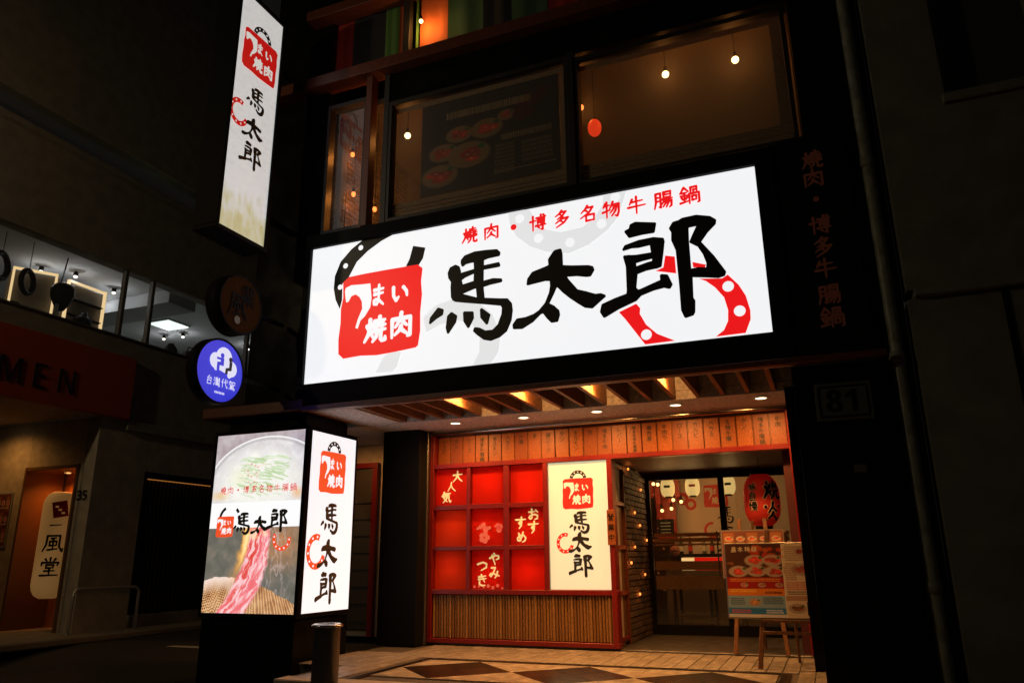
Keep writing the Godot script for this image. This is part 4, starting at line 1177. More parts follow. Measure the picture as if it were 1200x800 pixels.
func curved_text(l: Node3D, text: String, ang: float, y0: float, size: float, step: float, m: Material, weight := 15.0, lift := 0.0) -> void:
	for i in text.length():
		var y := y0 - step * i
		var st := start()
		var src: ArrayMesh = stroke_mesh(text[i], weight)
		var v: PackedVector3Array = src.surface_get_arrays(0)[Mesh.ARRAY_VERTEX]
		for k in range(0, v.size(), 3):
			var q := []
			var mid := Vector3.ZERO
			for j in 3:
				var a: float = ang + v[k + j].x * size / 0.215
				var yy: float = y + v[k + j].y * size
				var r := 0.215 * pow(1.0 - pow(minf(absf(yy), 0.3) / 0.335, 3.2), 0.55) + 0.005 + lift + v[k + j].z * 0.3
				q.append(Vector3(sin(a) * r, yy, cos(a) * r))
				mid += q[j]
			face(st, q, Vector3(mid.x, 0, mid.z))
		put("character", done(st), m, l)


# ---------- upper floors of the restaurant ----------
func build_upper_floor() -> void:
	var b := thing("upper_storey", "upper storey with dark framed windows and red brown timber beams over the sign", "upper storey", Vector3(-2.5, 5.05, -8.0))
	var fr := mat("window_frame_dark", lin(0.02, 0.017, 0.014), 0.5)
	# window openings: frame bars and panes
	var wins := [[-5.62, -5.0, 5.12, 6.9], [-4.66, -2.24, 5.12, 6.72], [-2.16, 0.18, 5.12, 6.66]]
	for w in wins:
		var f := wb("window_frame", b, w[0], w[1], w[2] - 0.06, w[2], -7.46, -7.33, fr, 0.004)
		wb("frame_bar", f, w[0], w[1], w[3], w[3] + 0.06, -7.46, -7.33, fr, 0.004)
		wb("frame_bar", f, w[0], w[0] + 0.045, w[2] + 0.001, w[3] - 0.001, -7.46, -7.33, fr, 0.004)
		wb("frame_bar", f, w[1] - 0.045, w[1], w[2] + 0.001, w[3] - 0.001, -7.46, -7.33, fr, 0.004)
		wb("window_pane", f, w[0] + 0.047, w[1] - 0.047, w[2] + 0.002, w[3] - 0.002, -7.41, -7.40, M.window_glass)
	wb("frame_mullion", b, -2.238, -2.162, 5.06, 6.8, -7.48, -7.3, fr, 0.004)
	wb("lintel", b, -4.66, 0.21, 6.79, 7.22, -7.6, -7.36, M.black_tile)
	wb("sill", b, -5.65, 0.21, 5.045, 5.058, -7.5, -7.3, fr)
	wb("post", b, -4.99, -4.9, 5.06, 7.22, -7.42, -7.28, M.timber_red, 0.005)
	wb("post", b, -4.75, -4.67, 5.06, 7.22, -7.45, -7.34, fr, 0.005)
	wb("beam", b, -6.6, 0.6, 7.225, 7.385, -7.45, -7.2, M.timber_red, 0.006)
	wb("beam", b, -6.0, 0.6, 8.35, 8.5, -7.45, -7.2, M.timber_red, 0.006)
	# room
	wb("room_floor", b, -5.64, 0.215, 4.97, 5.04, -11, -7.73, M.mortar)
	wb("room_ceiling", b, -5.64, 0.215, 7.0, 7.08, -11, -7.61, mat("upper_ceiling", lin(0.09, 0.065, 0.045), 0.9))
	wb("room_wall", b, -5.64, 0.215, 5.045, 6.995, -11.1, -11.0, mat("upper_wall", lin(0.12, 0.09, 0.06), 0.9))
	wb("room_wall", b, 0.215, 0.22, 5.06, 6.995, -10.99, -7.91, M.upper_wall)
	var bk := wb("brick_wall", b, -5.655, -5.58, 5.045, 6.995, -9.4, -7.75, M.mortar)
	brick_face(bk, Vector3(-5.58, 5.06, -7.76), Vector3(0, 0, -1), Vector3(1, 0, 0), 1.6, 1.9)
	# amber film bands; top and upright ones stand in for lamplit jamb boards
	for w in [wins[1], wins[2]]:
		for y in [[0.01, 0.085], [0.097, 0.135], [0.147, 0.215]]:
			wb("film_and_jamb_band", b, w[0] + 0.05, w[1] - 0.05, w[2] + y[0], w[2] + y[1], -7.424, -7.416, M.amber_film_and_jamb)
		wb("film_and_jamb_band", b, w[0] + 0.05, w[1] - 0.05, w[3] - 0.09, w[3] - 0.02, -7.424, -7.416, M.amber_film_and_jamb)
	wb("film_and_jamb_band", b, 0.02, 0.13, 5.34, 6.56, -7.424, -7.416, M.amber_film_and_jamb)
	wb("film_and_jamb_band", b, -2.36, -2.30, 5.34, 6.6, -7.424, -7.416, M.amber_film_and_jamb)
	var fog := FogVolume.new()  # haze added so that the upstairs bulbs get halos
	fog.name = "added_halo_haze"
	fog.size = Vector3(5.75, 1.9, 2.6)
	var fm := FogMaterial.new()
	fm.density = 0.17
	fm.albedo = Color(0.95, 0.93, 0.9)
	fog.material = fm
	add_child(fog)
	fog.position = Vector3(-2.72, 6.02, -8.95)
	fog.set_meta("kind", "stuff")
	fog.set_meta("label", "added haze that gives the upstairs bulbs their halos")
	fog.set_meta("category", "smoke")
	# poster on the glass of the middle window
	var po := thing("window_poster", "large dark food poster fixed inside the upstairs window beside the bulb", "poster", Vector3(-3.3, 6.0, -7.43))
	put("print", print_mesh(1.84, 1.27), printed("window_poster_print", window_poster_print(), 0.6), po)
	lb("backing", po, Vector3(0, 0, -0.004), Vector3(1.84, 1.27, 0.004), M.black_metal)
	# bulbs upstairs
	var bulb_spots := [[-1.185, 6.60, -7.9, 1.0], [-0.38, 6.57, -7.9, 1.0], [-4.68, 6.58, -7.85, 0.8], [-5.42, 6.36, -7.66, 0.3], [-5.40, 5.78, -7.70, 0.3], [-5.12, 5.55, -7.80, 0.3], [-2.24, 6.42, -7.9, 0.2]]
	for i in bulb_spots.size():
		var q: Array = bulb_spots[i]
		var p := Vector3(q[0], q[1], q[2])
		var big: bool = q[3] > 0.5
		var w := thing("hanging_bulb", ["round bulb midway across the unpostered upstairs window", "round bulb by the far jamb of the unpostered upstairs window", "round bulb beside the dark upstairs poster", "topmost small amber bulb before the upstairs bricks", "middle small amber bulb before the upstairs bricks", "lowest small amber bulb, right of the timber post", ""][i] if i < 6 else "tiny amber bulb above the little red lantern upstairs", "bulb", p, "bulbs in the upstairs windows" if i < 6 else "")
		var r := 0.042 if big else 0.028
		put("bulb", ball(r, 1.0 if big else 1.35), glow("bulb_glow_big", Color(1.0, 0.84, 0.55), 5.0) if big else glow("bulb_amber", Color(1.0, 0.5, 0.22), 2.6), w)
		put("lamp_holder", lathe([Vector2(0.0, r + 0.06), Vector2(0.018, r + 0.06), Vector2(0.02, r - 0.006), Vector2(0.0, r - 0.006)], 10), M.black_metal, w)
		put("cord", tube([Vector3(0, r + 0.06, 0), Vector3(0, 6.999 - p.y, 0)], 0.004, 5), M.black_metal, w)
		omni("hanging_bulb_light", p, Color(1.0, 0.6, 0.26), (0.13 if big else 0.45) * q[3], r)
	var rl := thing("little_red_lantern", "little oval red lantern glowing inside the right upstairs window", "lantern", Vector3(-2.085, 6.095, -7.9))
	put("lantern_shade", ball(0.085, 1.35), glow("little_lantern_red", Color(0.95, 0.24, 0.1), 0.75, lin(0.5, 0.04, 0.02)), rl)
	put("cap", lathe([Vector2(0.0, 0.13), Vector2(0.03, 0.13), Vector2(0.035, 0.105), Vector2(0.0, 0.105)], 12), M.black_metal, rl)
	put("cord", tube([Vector3(0, 0.13, 0), Vector3(0, 0.904, 0)], 0.004, 5), M.black_metal, rl)
	# coloured cloth strips hung behind the third floor glass
	var cols := {"green": lin(0.03, 0.09, 0.045), "red": lin(0.3, 0.02, 0.012), "black": lin(0.02, 0.02, 0.02), "lime": lin(0.1, 0.22, 0.04), "orange": lin(0.5, 0.11, 0.025)}
	var strips := [["green", -6.15, -5.745], ["red", -5.74, -5.37], ["black", -5.365, -4.855], ["lime", -4.85, -4.635], ["orange", -4.63, -4.505], ["lime", -4.39, -4.325], ["orange", -4.32, -3.895], ["green", -3.89, -3.385], ["black", -3.38, -3.0], ["green", -2.995, -2.5], ["red", -2.495, -2.1], ["black", -2.095, -1.5], ["green", -1.495, -1.0], ["red", -0.995, -0.5]]
	for k in strips.size():
		var q: Array = strips[k]
		var s := thing("cloth_strip", "%s cloth strip above the upper timber beam, %s from the projecting sign" % [q[0], ORDER[k]], "cloth strip", Vector3((q[1] + q[2]) / 2.0, 7.39, -7.47), "cloth strips above the upper timber beam")
		var st := start(true)
		var w: float = q[2] - q[1]
		var n := 6
		for j in n:
			var a := -w / 2 + w * j / n
			var c := -w / 2 + w * (j + 1) / n
			var za := 0.012 * sin(j * 1.7 + q[1] * 9.0)
			var zc := 0.012 * sin((j + 1) * 1.7 + q[1] * 9.0)
			face(st, [Vector3(a, 0, za), Vector3(c, 0, zc), Vector3(c, 1.3, zc), Vector3(a, 1.3, za)], Vector3.BACK)
		put("cloth", done(st), mat("cloth_" + q[0], cols[q[0]], 0.85), s)
	wb("third_floor_mullion", b, -4.50, -4.395, 7.39, 8.345, -7.42, -7.33, fr, 0.004)
	wb("third_floor_back", b, -6.5, 0.6, 7.39, 9.0, -8.1, -8.0, M.black_tile)
	var tb := thing("hanging_bulb", "warm bulb glowing in front of the orange cloth strip above the beam", "bulb", Vector3(-4.2, 7.85, -7.29))
	put("bulb", ball(0.028), M.bulb_glow_big, tb)
	put("lamp_holder", lathe([Vector2(0.0, 0.08), Vector2(0.016, 0.08), Vector2(0.018, 0.024), Vector2(0.0, 0.024)], 10), M.black_metal, tb)
	put("cord", tube([Vector3(0, 0.08, 0), Vector3(0, 0.52, 0)], 0.004, 5), M.black_metal, tb)
	omni("third_floor_bulb_light", tb.position, Color(1.0, 0.72, 0.4), 0.22, 0.028)


# ---------- building across the alley ----------
func build_left_building() -> void:
	var X := -11.1
	var b := thing("ramen_building", "brown concrete building with a strip window over an orange shop sign", "building", Vector3(-12.5, 0, -9.0))
	var con: Material = M.dark_concrete
	wb("upper_wall", b, X - 0.25, X, 6.1, 7.68, -24, -3, con)
	wb("ledge", b, X - 0.4, X + 0.12, 7.685, 7.78, -24, -3, con, 0.01)
	wb("upper_wall", b, X - 0.4, X - 0.1, 8.35, 14, -24, -3, con)
	var ug := wb("upper_glass", b, X - 0.2, X - 0.18, 7.785, 8.345, -24, -3, M.tinted_glass)
	wb("glass_frame", ug, X - 0.17, X - 0.14, 7.785, 7.83, -24, -3, M.dull_steel)
	wb("inner_wall", b, X - 2.4, X - 2.3, 7.785, 8.345, -24, -3, mat("dim_inner", lin(0.2, 0.22, 0.22), 0.8))
	wb("spandrel", b, X - 0.25, X, 3.44, 4.84, -24, -3, con)
	wb("string_course", b, X - 0.002, X + 0.06, 3.26, 3.43, -24, -9.46, con, 0.01)
	wb("side_wall", b, X - 0.25, X, -0.05, 3.44, -10.0, -8.98, M.pale_concrete)
	wb("side_wall", b, X - 0.25, X, 2.6, 3.44, -12.4, -10.003, M.pale_concrete)
	wb("side_wall", b, X - 0.25, X, -0.05, 3.44, -24, -12.403, M.pale_concrete)
	wb("gate_step", b, X - 0.3, X + 0.05, -0.05, 0.2, -12.4, -10.003, con)
	# strip window on the first floor
	for z in [-6.3, -9.12, -9.72, -12.3, -14.6]:
		wb("window_mullion", b, X - 0.12, X - 0.03, 4.845, 6.095, z - 0.035, z + 0.035, mat("grey_frame", lin(0.12, 0.12, 0.12), 0.5), 0.004)
	var edges := [-3.5, -6.3, -9.12, -9.72, -12.3, -14.6]
	for i in 5:
		wb("window_pane", b, X - 0.09, X - 0.08, 4.846, 6.094, edges[i + 1] + 0.037, edges[i] - 0.037, M.window_glass)
	wb("window_sill", b, X - 0.2, X + 0.03, 4.842, 4.87, -24, -3, M.grey_frame)
	# room behind it
	wb("room_floor", b, -16.5, X - 0.26, 4.55, 4.7, -18, -3, mat("room_grey", lin(0.3, 0.3, 0.29), 0.8))
	wb("room_ceiling", b, -16.5, X - 0.26, 6.33, 6.4, -18, -3, mat("room_pale", lin(0.5, 0.5, 0.48), 0.9))
	wb("room_back", b, -16.6, -16.505, 4.7, 6.62, -18, -3, M.room_grey)
	wb("room_end", b, -16.5, X - 0.26, 4.7, 6.62, -18.1, -18, M.room_grey)
	wb("room_bulkhead", b, -16.5, X - 0.6, 6.05, 6.325, -11.3, -10.6, M.room_grey)
	# entrance recess of the ramen shop, under the overhang
	wb("shop_wall", b, X - 5.0, -12.66, -0.05, 3.42, -9.2, -8.97, M.plaster)
	wb("shop_wall", b, -11.46, X - 0.255, -0.05, 3.42, -9.2, -8.97, M.plaster)
	wb("shop_wall", b, -12.655, -11.465, 2.6, 3.42, -9.2, -8.97, M.plaster)
	wb("niche_back", b, -12.655, -11.465, 0.0, 2.6, -9.75, -9.7, mat("niche_wood", lin(0.42, 0.17, 0.05), 0.35))
	wb("niche_frame", b, -12.70, -12.65, 0.0, 2.64, -9.69, -8.93, mat("niche_trim", lin(0.16, 0.08, 0.03), 0.4), 0.005)
	wb("niche_frame", b, -11.47, -11.42, 0.0, 2.64, -9.69, -8.93, M.niche_trim, 0.005)
	wb("niche_frame", b, -12.645, -11.475, 2.58, 2.64, -9.69, -8.93, M.niche_trim, 0.005)
	wb("overhang_soffit", b, X - 5.0, X, 3.425, 3.438, -8.96, -3, M.plaster)
	font_text("number_mark", b, "35", Vector3(-11.28, 2.12, -8.965) - b.position, 0.16, M.ink, true)
	# slatted black gate on the alley side
	var g := thing("slatted_gate", "black gate of upright slats with a thin lit line along its head", "gate", Vector3(X, 0.2, -11.2))
	wb("gate_back", g, X - 0.2, X - 0.15, 0.2, 2.598, -12.39, -10.01, M.black_metal)
	wb("gate_head", g, X - 0.06, X + 0.01, 2.52, 2.597, -12.39, -10.01, M.black_metal, 0.004)
	for k in 26:
		var z := -10.05 - k * 0.09
		wb("gate_slat", g, X - 0.07, X - 0.03, 0.2, 2.51, z - 0.045, z, mat("gate_slat", lin(0.03, 0.025, 0.02), 0.4), 0.004)
	wb("light_strip", g, X - 0.025, X - 0.015, 2.47, 2.485, -12.3, -10.1, glow("gate_strip", Color(0.8, 0.5, 0.22), 0.5))
	panel_light("gate_strip_light", Vector3(X - 0.01, 2.46, -11.2), Vector3(0, -1, 0), Vector2(0.02, 2.2), Color(1.0, 0.65, 0.3), 0.008)
	# ramen sign
	var s := thing("orange_sign", "dark orange fascia sign with black capital letters", "sign", Vector3(X + 0.001, 3.97, -6.8), "", PI / 2)
	lb("board", s, Vector3(0, 0, 0.05), Vector3(5.3, 1.08, 0.09), mat("sign_orange", lin(0.42, 0.062, 0.022), 0.6), 0.008)
	for k in 5:
		font_text("letter", s, "RAMEN"[k], Vector3([-0.52, -0.03, 0.45, 0.91, 1.38][k], -0.14, 0.1), 0.38, mat("letter_black", lin(0.02, 0.015, 0.012), 0.5), false, 0.02)
	# tall paper lantern in the niche
	var l := thing("tall_paper_lantern", "tall narrow cream paper lantern with a red stamp and black lettering", "lantern", Vector3(-12.04, 1.36, -9.2), "", 0.85)
	var pr := [Vector2(0.0, 0.86)]
	for k in 41:
		var y := lerpf(0.86, -0.86, k / 40.0)
		var t := clampf((absf(y) - 0.62) / 0.24, 0.0, 1.0)
		pr.append(Vector2(0.10 + 0.16 * sqrt(1.0 - t * t * 0.98) - 0.0 + (0.003 if k % 2 else 0.0), y))
	pr.append(Vector2(0.0, -0.86))
	put("lantern_shade", lathe(pr, 28), glow("tall_lantern_cream", Color(0.7, 0.5, 0.27), 0.24, lin(0.6, 0.5, 0.33), 0.7), l)
	put("hook", tube([Vector3(0, 0.86, 0), Vector3(0, 1.22, 0)], 0.008, 6), M.black_metal, l)
	var stamp := lb("stamp_print", l, Vector3(0.02, 0.56, 0.262), Vector3(0.22, 0.26, 0.004), M.red_ink)
	stamp.rotation.z = 0.2
	for k in 3:
		lb("stamp_gap", l, Vector3(-0.03 + 0.05 * k, 0.6 - 0.05 * k, 0.266), Vector3(0.05, 0.03, 0.003), M.tall_lantern_cream)
	for a in [["一", 0.3, 0.2], ["風", 0.02, 0.3], ["堂", -0.36, 0.3]]:
		character(l, a[0], Vector3(-0.01, a[1], 0.268), a[2], M.ink, 12.0)
	var wp := thing("wall_poster", "dark framed poster on the wall beside the tall paper lantern", "poster", Vector3(-13.25, 1.78, -8.962))
	lb("frame", wp, Vector3(0, 0, 0), Vector3(0.66, 0.92, 0.016), mat("poster_frame", lin(0.3, 0.3, 0.28), 0.5), 0.003)
	put("print", print_mesh(0.6, 0.86), printed("second_menu", second_menu_print(), 0.5), wp, Vector3(0, 0, 0.0095))
	# niche downlight and one under the overhang
	var dn := thing("niche_downlight", "small downlight in the head of the timber niche", "downlight", Vector3(-12.25, 2.57, -9.4))
	put("lamp_lens", lathe([Vector2(0.0, -0.004), Vector2(0.04, -0.004), Vector2(0.05, 0.0), Vector2(0.05, 0.008)], 16), glow("niche_lamp", Color(1.0, 0.7, 0.4), 1.5), dn)
	spot("niche_light", Vector3(-12.25, 2.54, -9.4), Vector3(-12.2, 0, -9.55), Color(1.0, 0.55, 0.22), 0.9, 75.0, 0.03)
	var od := thing("overhang_downlight", "lone downlight under the overhang beside the orange sign", "downlight", Vector3(-12.95, 3.42, -8.4))
	put("lamp_lens", lathe([Vector2(0.0, -0.004), Vector2(0.07, -0.004), Vector2(0.08, 0.0), Vector2(0.08, 0.003)], 16), M.downlight_glow, od)
	spot("overhang_light", Vector3(-12.95, 3.38, -8.4), Vector3(-12.95, 0, -8.3), Color(1.0, 0.7, 0.36), 0.8, 80.0, 0.05)
	build_display_room(X)


func build_display_room(X: float) -> void:
	# lit display frames, hanging helmets and hoops, lamps
	var edge := glow("led_edge", Color(1.0, 0.86, 0.62), 0.85)
	var f1 := thing("display_portal", "wide doorway shaped frame edged with warm light strips, beside the hanging bag", "display frame", Vector3(-12.6, 4.7, -9.5), "lit display frames upstairs")
	lb("light_edge", f1, Vector3(0, 0.78, 0.4), Vector3(0.05, 1.32, 0.04), edge)
	lb("light_edge", f1, Vector3(0, 0.9, -0.38), Vector3(0.05, 1.1, 0.04), edge)
	lb("light_edge", f1, Vector3(0, 1.42, 0.01), Vector3(0.05, 0.04, 0.74), edge)
	lb("back_panel", f1, Vector3(-0.1, 0.7, 0), Vector3(0.05, 1.4, 0.9), mat("panel_tan", lin(0.16, 0.14, 0.12), 0.8))
	for k in 3:
		lb("shelf", f1, Vector3(-0.03, 0.5 + 0.3 * k, 0), Vector3(0.1, 0.02, 0.74), M.black_metal)
	var f2 := thing("display_portal", "narrow doorway shaped frame edged with warm light strips, behind the black hoop", "display frame", Vector3(-12.75, 4.7, -8.55), "lit display frames upstairs", -0.55)
	lb("light_edge", f2, Vector3(0, 0.85, 0.33), Vector3(0.05, 1.2, 0.04), edge)
	lb("light_edge", f2, Vector3(0, 0.85, -0.33), Vector3(0.05, 1.2, 0.04), edge)
	lb("light_edge", f2, Vector3(0, 1.43, 0.0), Vector3(0.05, 0.04, 0.62), edge)
	lb("back_panel", f2, Vector3(-0.1, 0.7, 0), Vector3(0.05, 1.4, 0.8), M.panel_tan)
	for q in [[-12.0, 5.72, -7.45, 0.26], [-12.0, 5.6, -7.93, 0.24]]:
		var h := thing("black_hoop", "black hoop hanging in front of the upstairs display window", "hoop", Vector3(q[0], q[1], q[2]), "black hoops behind the strip window", 0.5)
		var t := TorusMesh.new()
		t.inner_radius = q[3] * 0.62
		t.outer_radius = q[3]
		t.rings = 24
		t.ring_segments = 10
		var r := put("ring", t, M.black_metal, h)
		r.rotation = Vector3(0.2, 0, PI / 2)
		put("cord", tube([Vector3(0, q[3] * 0.9, 0), Vector3(0, 6.325 - q[1], 0)], 0.006, 5), M.black_metal, h)
	var bag := thing("hanging_bag", "black rounded bag hanging between the two lit display frames", "bag", Vector3(-12.1, 5.63, -8.65))
	put("body", lathe([Vector2(0.0, 0.18), Vector2(0.14, 0.17), Vector2(0.2, 0.08), Vector2(0.19, -0.05), Vector2(0.12, -0.2), Vector2(0.06, -0.3), Vector2(0.0, -0.32)], 16), M.black_metal, bag)
	put("strap", tube([Vector3(-0.1, 0.16, 0), Vector3(-0.04, 0.45, 0), Vector3(0, 0.69, 0)], 0.012, 6), M.black_metal, bag)
	for k in 9:
		var zz := -7.0 - 0.62 * k
		var it := thing("display_item", ["dark rounded jar shaped item standing on the strip window ledge", "dark boxy bag standing on the strip window ledge", "pale slim item standing on the strip window ledge"][k % 3], "display item", Vector3(-11.62 - 0.12 * float(k % 2), 4.7, zz), "items along the strip window ledge")
		var hh := 0.32 + 0.09 * float((k * 5) % 4)
		if k % 3 == 0:
			put("body", lathe([Vector2(0.0, 0.0), Vector2(0.1, 0.0), Vector2(0.15, hh * 0.4), Vector2(0.12, hh * 0.8), Vector2(0.05, hh), Vector2(0.0, hh)], 14), M.black_metal, it)
			put("base_ring", lathe([Vector2(0.0, 0.02), Vector2(0.12, 0.02), Vector2(0.12, 0.0), Vector2(0.0, 0.0)], 14), M.dull_steel, it)
		elif k % 3 == 1:
			lb("body", it, Vector3(0, hh * 0.42, 0), Vector3(0.16, hh * 0.84, 0.34), mat("dark_leather", lin(0.03, 0.022, 0.018), 0.5), 0.03)
			put("handle", tube([Vector3(0, hh * 0.82, -0.1), Vector3(0, hh, -0.06), Vector3(0, hh, 0.06), Vector3(0, hh * 0.82, 0.1)], 0.012, 6), M.black_metal, it)
		else:
			put("body", lathe([Vector2(0.0, 0.0), Vector2(0.06, 0.0), Vector2(0.05, hh * 0.7), Vector2(0.025, hh * 0.85), Vector2(0.025, hh * 1.1), Vector2(0.0, hh * 1.1)], 14), M.room_pale, it)
			put("base_ring", lathe([Vector2(0.0, 0.015), Vector2(0.08, 0.015), Vector2(0.08, 0.0), Vector2(0.0, 0.0)], 14), M.dull_steel, it)
	var hat := thing("black_helmet", "black helmet resting on a stand behind the strip window sill", "helmet", Vector3(-11.7, 5.0, -8.8))
	put("shell", lathe([Vector2(0.0, 0.22), Vector2(0.09, 0.2), Vector2(0.15, 0.13), Vector2(0.17, 0.04), Vector2(0.2, 0.02), Vector2(0.0, 0.02)], 18), M.black_metal, hat)
	put("stand", lathe([Vector2(0.03, 0.02), Vector2(0.03, -0.28), Vector2(0.12, -0.3), Vector2(0.0, -0.3)], 12), M.dull_steel, hat)
	for k in 7:
		var q: Array = [[-12.89, 6.25, -8.73], [-12.55, 6.25, -9.17], [-12.65, 6.25, -10.1], [-13.35, 6.25, -10.37], [-14.3, 6.25, -12.95], [-13.75, 6.25, -13.0], [-13.1, 6.25, -14.5]][k]
		var s := thing("track_spot", "small white spotlight shining in the room behind the strip window", "spotlight", Vector3(q[0], q[1], q[2]), "spotlights behind the strip window")
		put("lamp_head", lathe([Vector2(0.0, 0.06), Vector2(0.035, 0.06), Vector2(0.045, -0.02), Vector2(0.0, -0.02)], 12), M.black_metal, s)
		put("bulb", ball(0.034), glow("spot_white", Color(1.0, 0.97, 0.9), 3.0), s, Vector3(0, -0.03, 0))
		put("stem", tube([Vector3(0, 0.05, 0), Vector3(0, 6.325 - q[1], 0)], 0.008, 6), M.black_metal, s)
		omni("track_spot_light", s.position + Vector3(0, -0.03, 0), Color(0.95, 0.97, 1.0), 0.18, 0.034)
	var pl := thing("ceiling_panel_light", "flat white ceiling panel light deep in the upstairs room", "panel light", Vector3(-13.54, 6.29, -12.35))
	lb("lamp_lens", pl, Vector3(0, 0, 0), Vector3(0.6, 0.02, 0.6), glow("panel_white", Color(0.95, 1.0, 0.98), 1.1))
	lb("housing", pl, Vector3(0, 0.024, 0), Vector3(0.66, 0.026, 0.66), M.grey_frame)
	panel_light("ceiling_panel_area_light", Vector3(-13.54, 6.26, -12.35), Vector3(0, -1, 0), Vector2(0.6, 0.6), Color(0.93, 1.0, 0.97), 0.9)
	# lamp under the glass ledge above
	var gl := thing("ledge_lamp", "tiny round greenish lamp glowing behind the high glass strip", "lamp", Vector3(X - 0.9, 8.18, -9.85))
	put("lamp_lens", ball(0.045, 0.4), glow("greenish_lamp", Color(0.85, 1.0, 0.7), 1.4), gl)
	omni("ledge_lamp_light", gl.position + Vector3(0, -0.02, 0), Color(0.85, 1.0, 0.85), 0.035, 0.03)


# ---------- neighbour on the right ----------
func build_right_building() -> void:
	var b := thing("right_building", "dark grey rendered building with one window, right of the black pillar", "building", Vector3(2.5, 0, -7.4))
	wb("wall", b, 0.9, 7, -0.1, 3.26, -7.6, -7.28, M.right_concrete)
	wb("wall", b, 0.9, 7, 3.335, 5.1, -7.6, -7.25, M.right_concrete)
	wb("string_course", b, 0.95, 7, 3.262, 3.333, -7.6, -7.2, M.right_concrete, 0.008)
	wb("wall", b, 0.9, 1.48, 5.1, 12, -7.6, -7.26, M.right_concrete)
	wb("wall", b, 3.2, 7, 5.1, 12, -7.6, -7.26, M.right_concrete)
	wb("wall", b, 1.48, 3.2, 7.4, 12, -7.6, -7.26, M.right_concrete)
	wb("window_sill", b, 1.45, 3.23, 5.105, 5.2, -7.6, -7.2, M.right_concrete, 0.008)
	wb("window_back", b, 1.48, 3.2, 5.2, 7.4, -7.75, -7.7, M.black_metal)
	wb("window_pane", b, 1.485, 3.195, 5.205, 7.395, -7.5, -7.49, M.tinted_glass)
	wb("window_frame", b, 1.483, 1.55, 5.2, 7.4, -7.52, -7.4, M.right_concrete)
	wb("window_frame", b, 2.3, 2.36, 5.2, 7.4, -7.52, -7.4, M.right_concrete)
	wb("panel_groove", b, 1.62, 1.66, -0.1, 3.26, -7.3, -7.262, M.black_metal)
	wb("wall_return", b, 0.67, 0.9, -0.1, 12, -7.8, -7.62, M.right_concrete)
	var p := thing("drain_pipe", "pale green drain pipe running up beside the black pillar", "drain pipe", Vector3(0.75, -0.1, -7.36))
	put("pipe", lathe([Vector2(0.058, 0.0), Vector2(0.058, 12.0)], 16), M.pipe, p)
	for y in [0.9, 2.85, 4.8, 6.8]:
		put("pipe_collar", lathe([Vector2(0.058, y - 0.05), Vector2(0.068, y - 0.05), Vector2(0.068, y + 0.05), Vector2(0.058, y + 0.05)], 16), M.pipe, p)
		lb("bracket", p, Vector3(0, y - 0.12, -0.12), Vector3(0.03, 0.03, 0.2), M.dull_steel)
	# unlit vertical sign and house number on the pillar
	var s := thing("vertical_sign", "unlit black upright board with faded red brush lettering beside the fascia sign", "sign", Vector3(0.255, 3.97, -7.25))
	lb("board", s, Vector3(0, -0.03, -0.02), Vector3(0.64, 2.25, 0.06), M.black_metal, 0.006)
	var ys := [4.787, 4.591, 4.363, 4.092, 3.869, 3.65, 3.387, 3.162]
	for i in 8:
		character(s, "燒肉・博多牛腸鍋"[i], Vector3(0.0, ys[i] - 3.97, 0.013), 0.2, mat("faded_red", lin(0.55, 0.17, 0.11), 0.7), 14.0)
	var n := thing("house_number_plate", "dim house number plate on the black pillar", "number plate", Vector3(0.26, 2.38, -7.252))
	lb("plate", n, Vector3.ZERO, Vector3(0.47, 0.34, 0.012), mat("plate_green", lin(0.08, 0.09, 0.065), 0.5), 0.004)
	lb("plate_rim", n, Vector3(0, 0.135, 0.008), Vector3(0.40, 0.016, 0.006), M.black_metal)
	lb("plate_rim", n, Vector3(0, -0.135, 0.008), Vector3(0.40, 0.016, 0.006), M.black_metal)
	lb("plate_rim", n, Vector3(-0.2, 0, 0.008), Vector3(0.016, 0.25, 0.006), M.black_metal)
	lb("plate_rim", n, Vector3(0.2, 0, 0.008), Vector3(0.016, 0.25, 0.006), M.black_metal)
	font_text("number", n, "81", Vector3(0, 0.0, 0.008), 0.2, M.black_metal, true)
	var k := thing("small_notice", "small blank notice stuck on the black pillar under the number plate", "notice", Vector3(0.32, 1.78, -7.258))
	lb("card", k, Vector3.ZERO, Vector3(0.1, 0.07, 0.004), mat("notice_card", lin(0.09, 0.09, 0.075), 0.8))


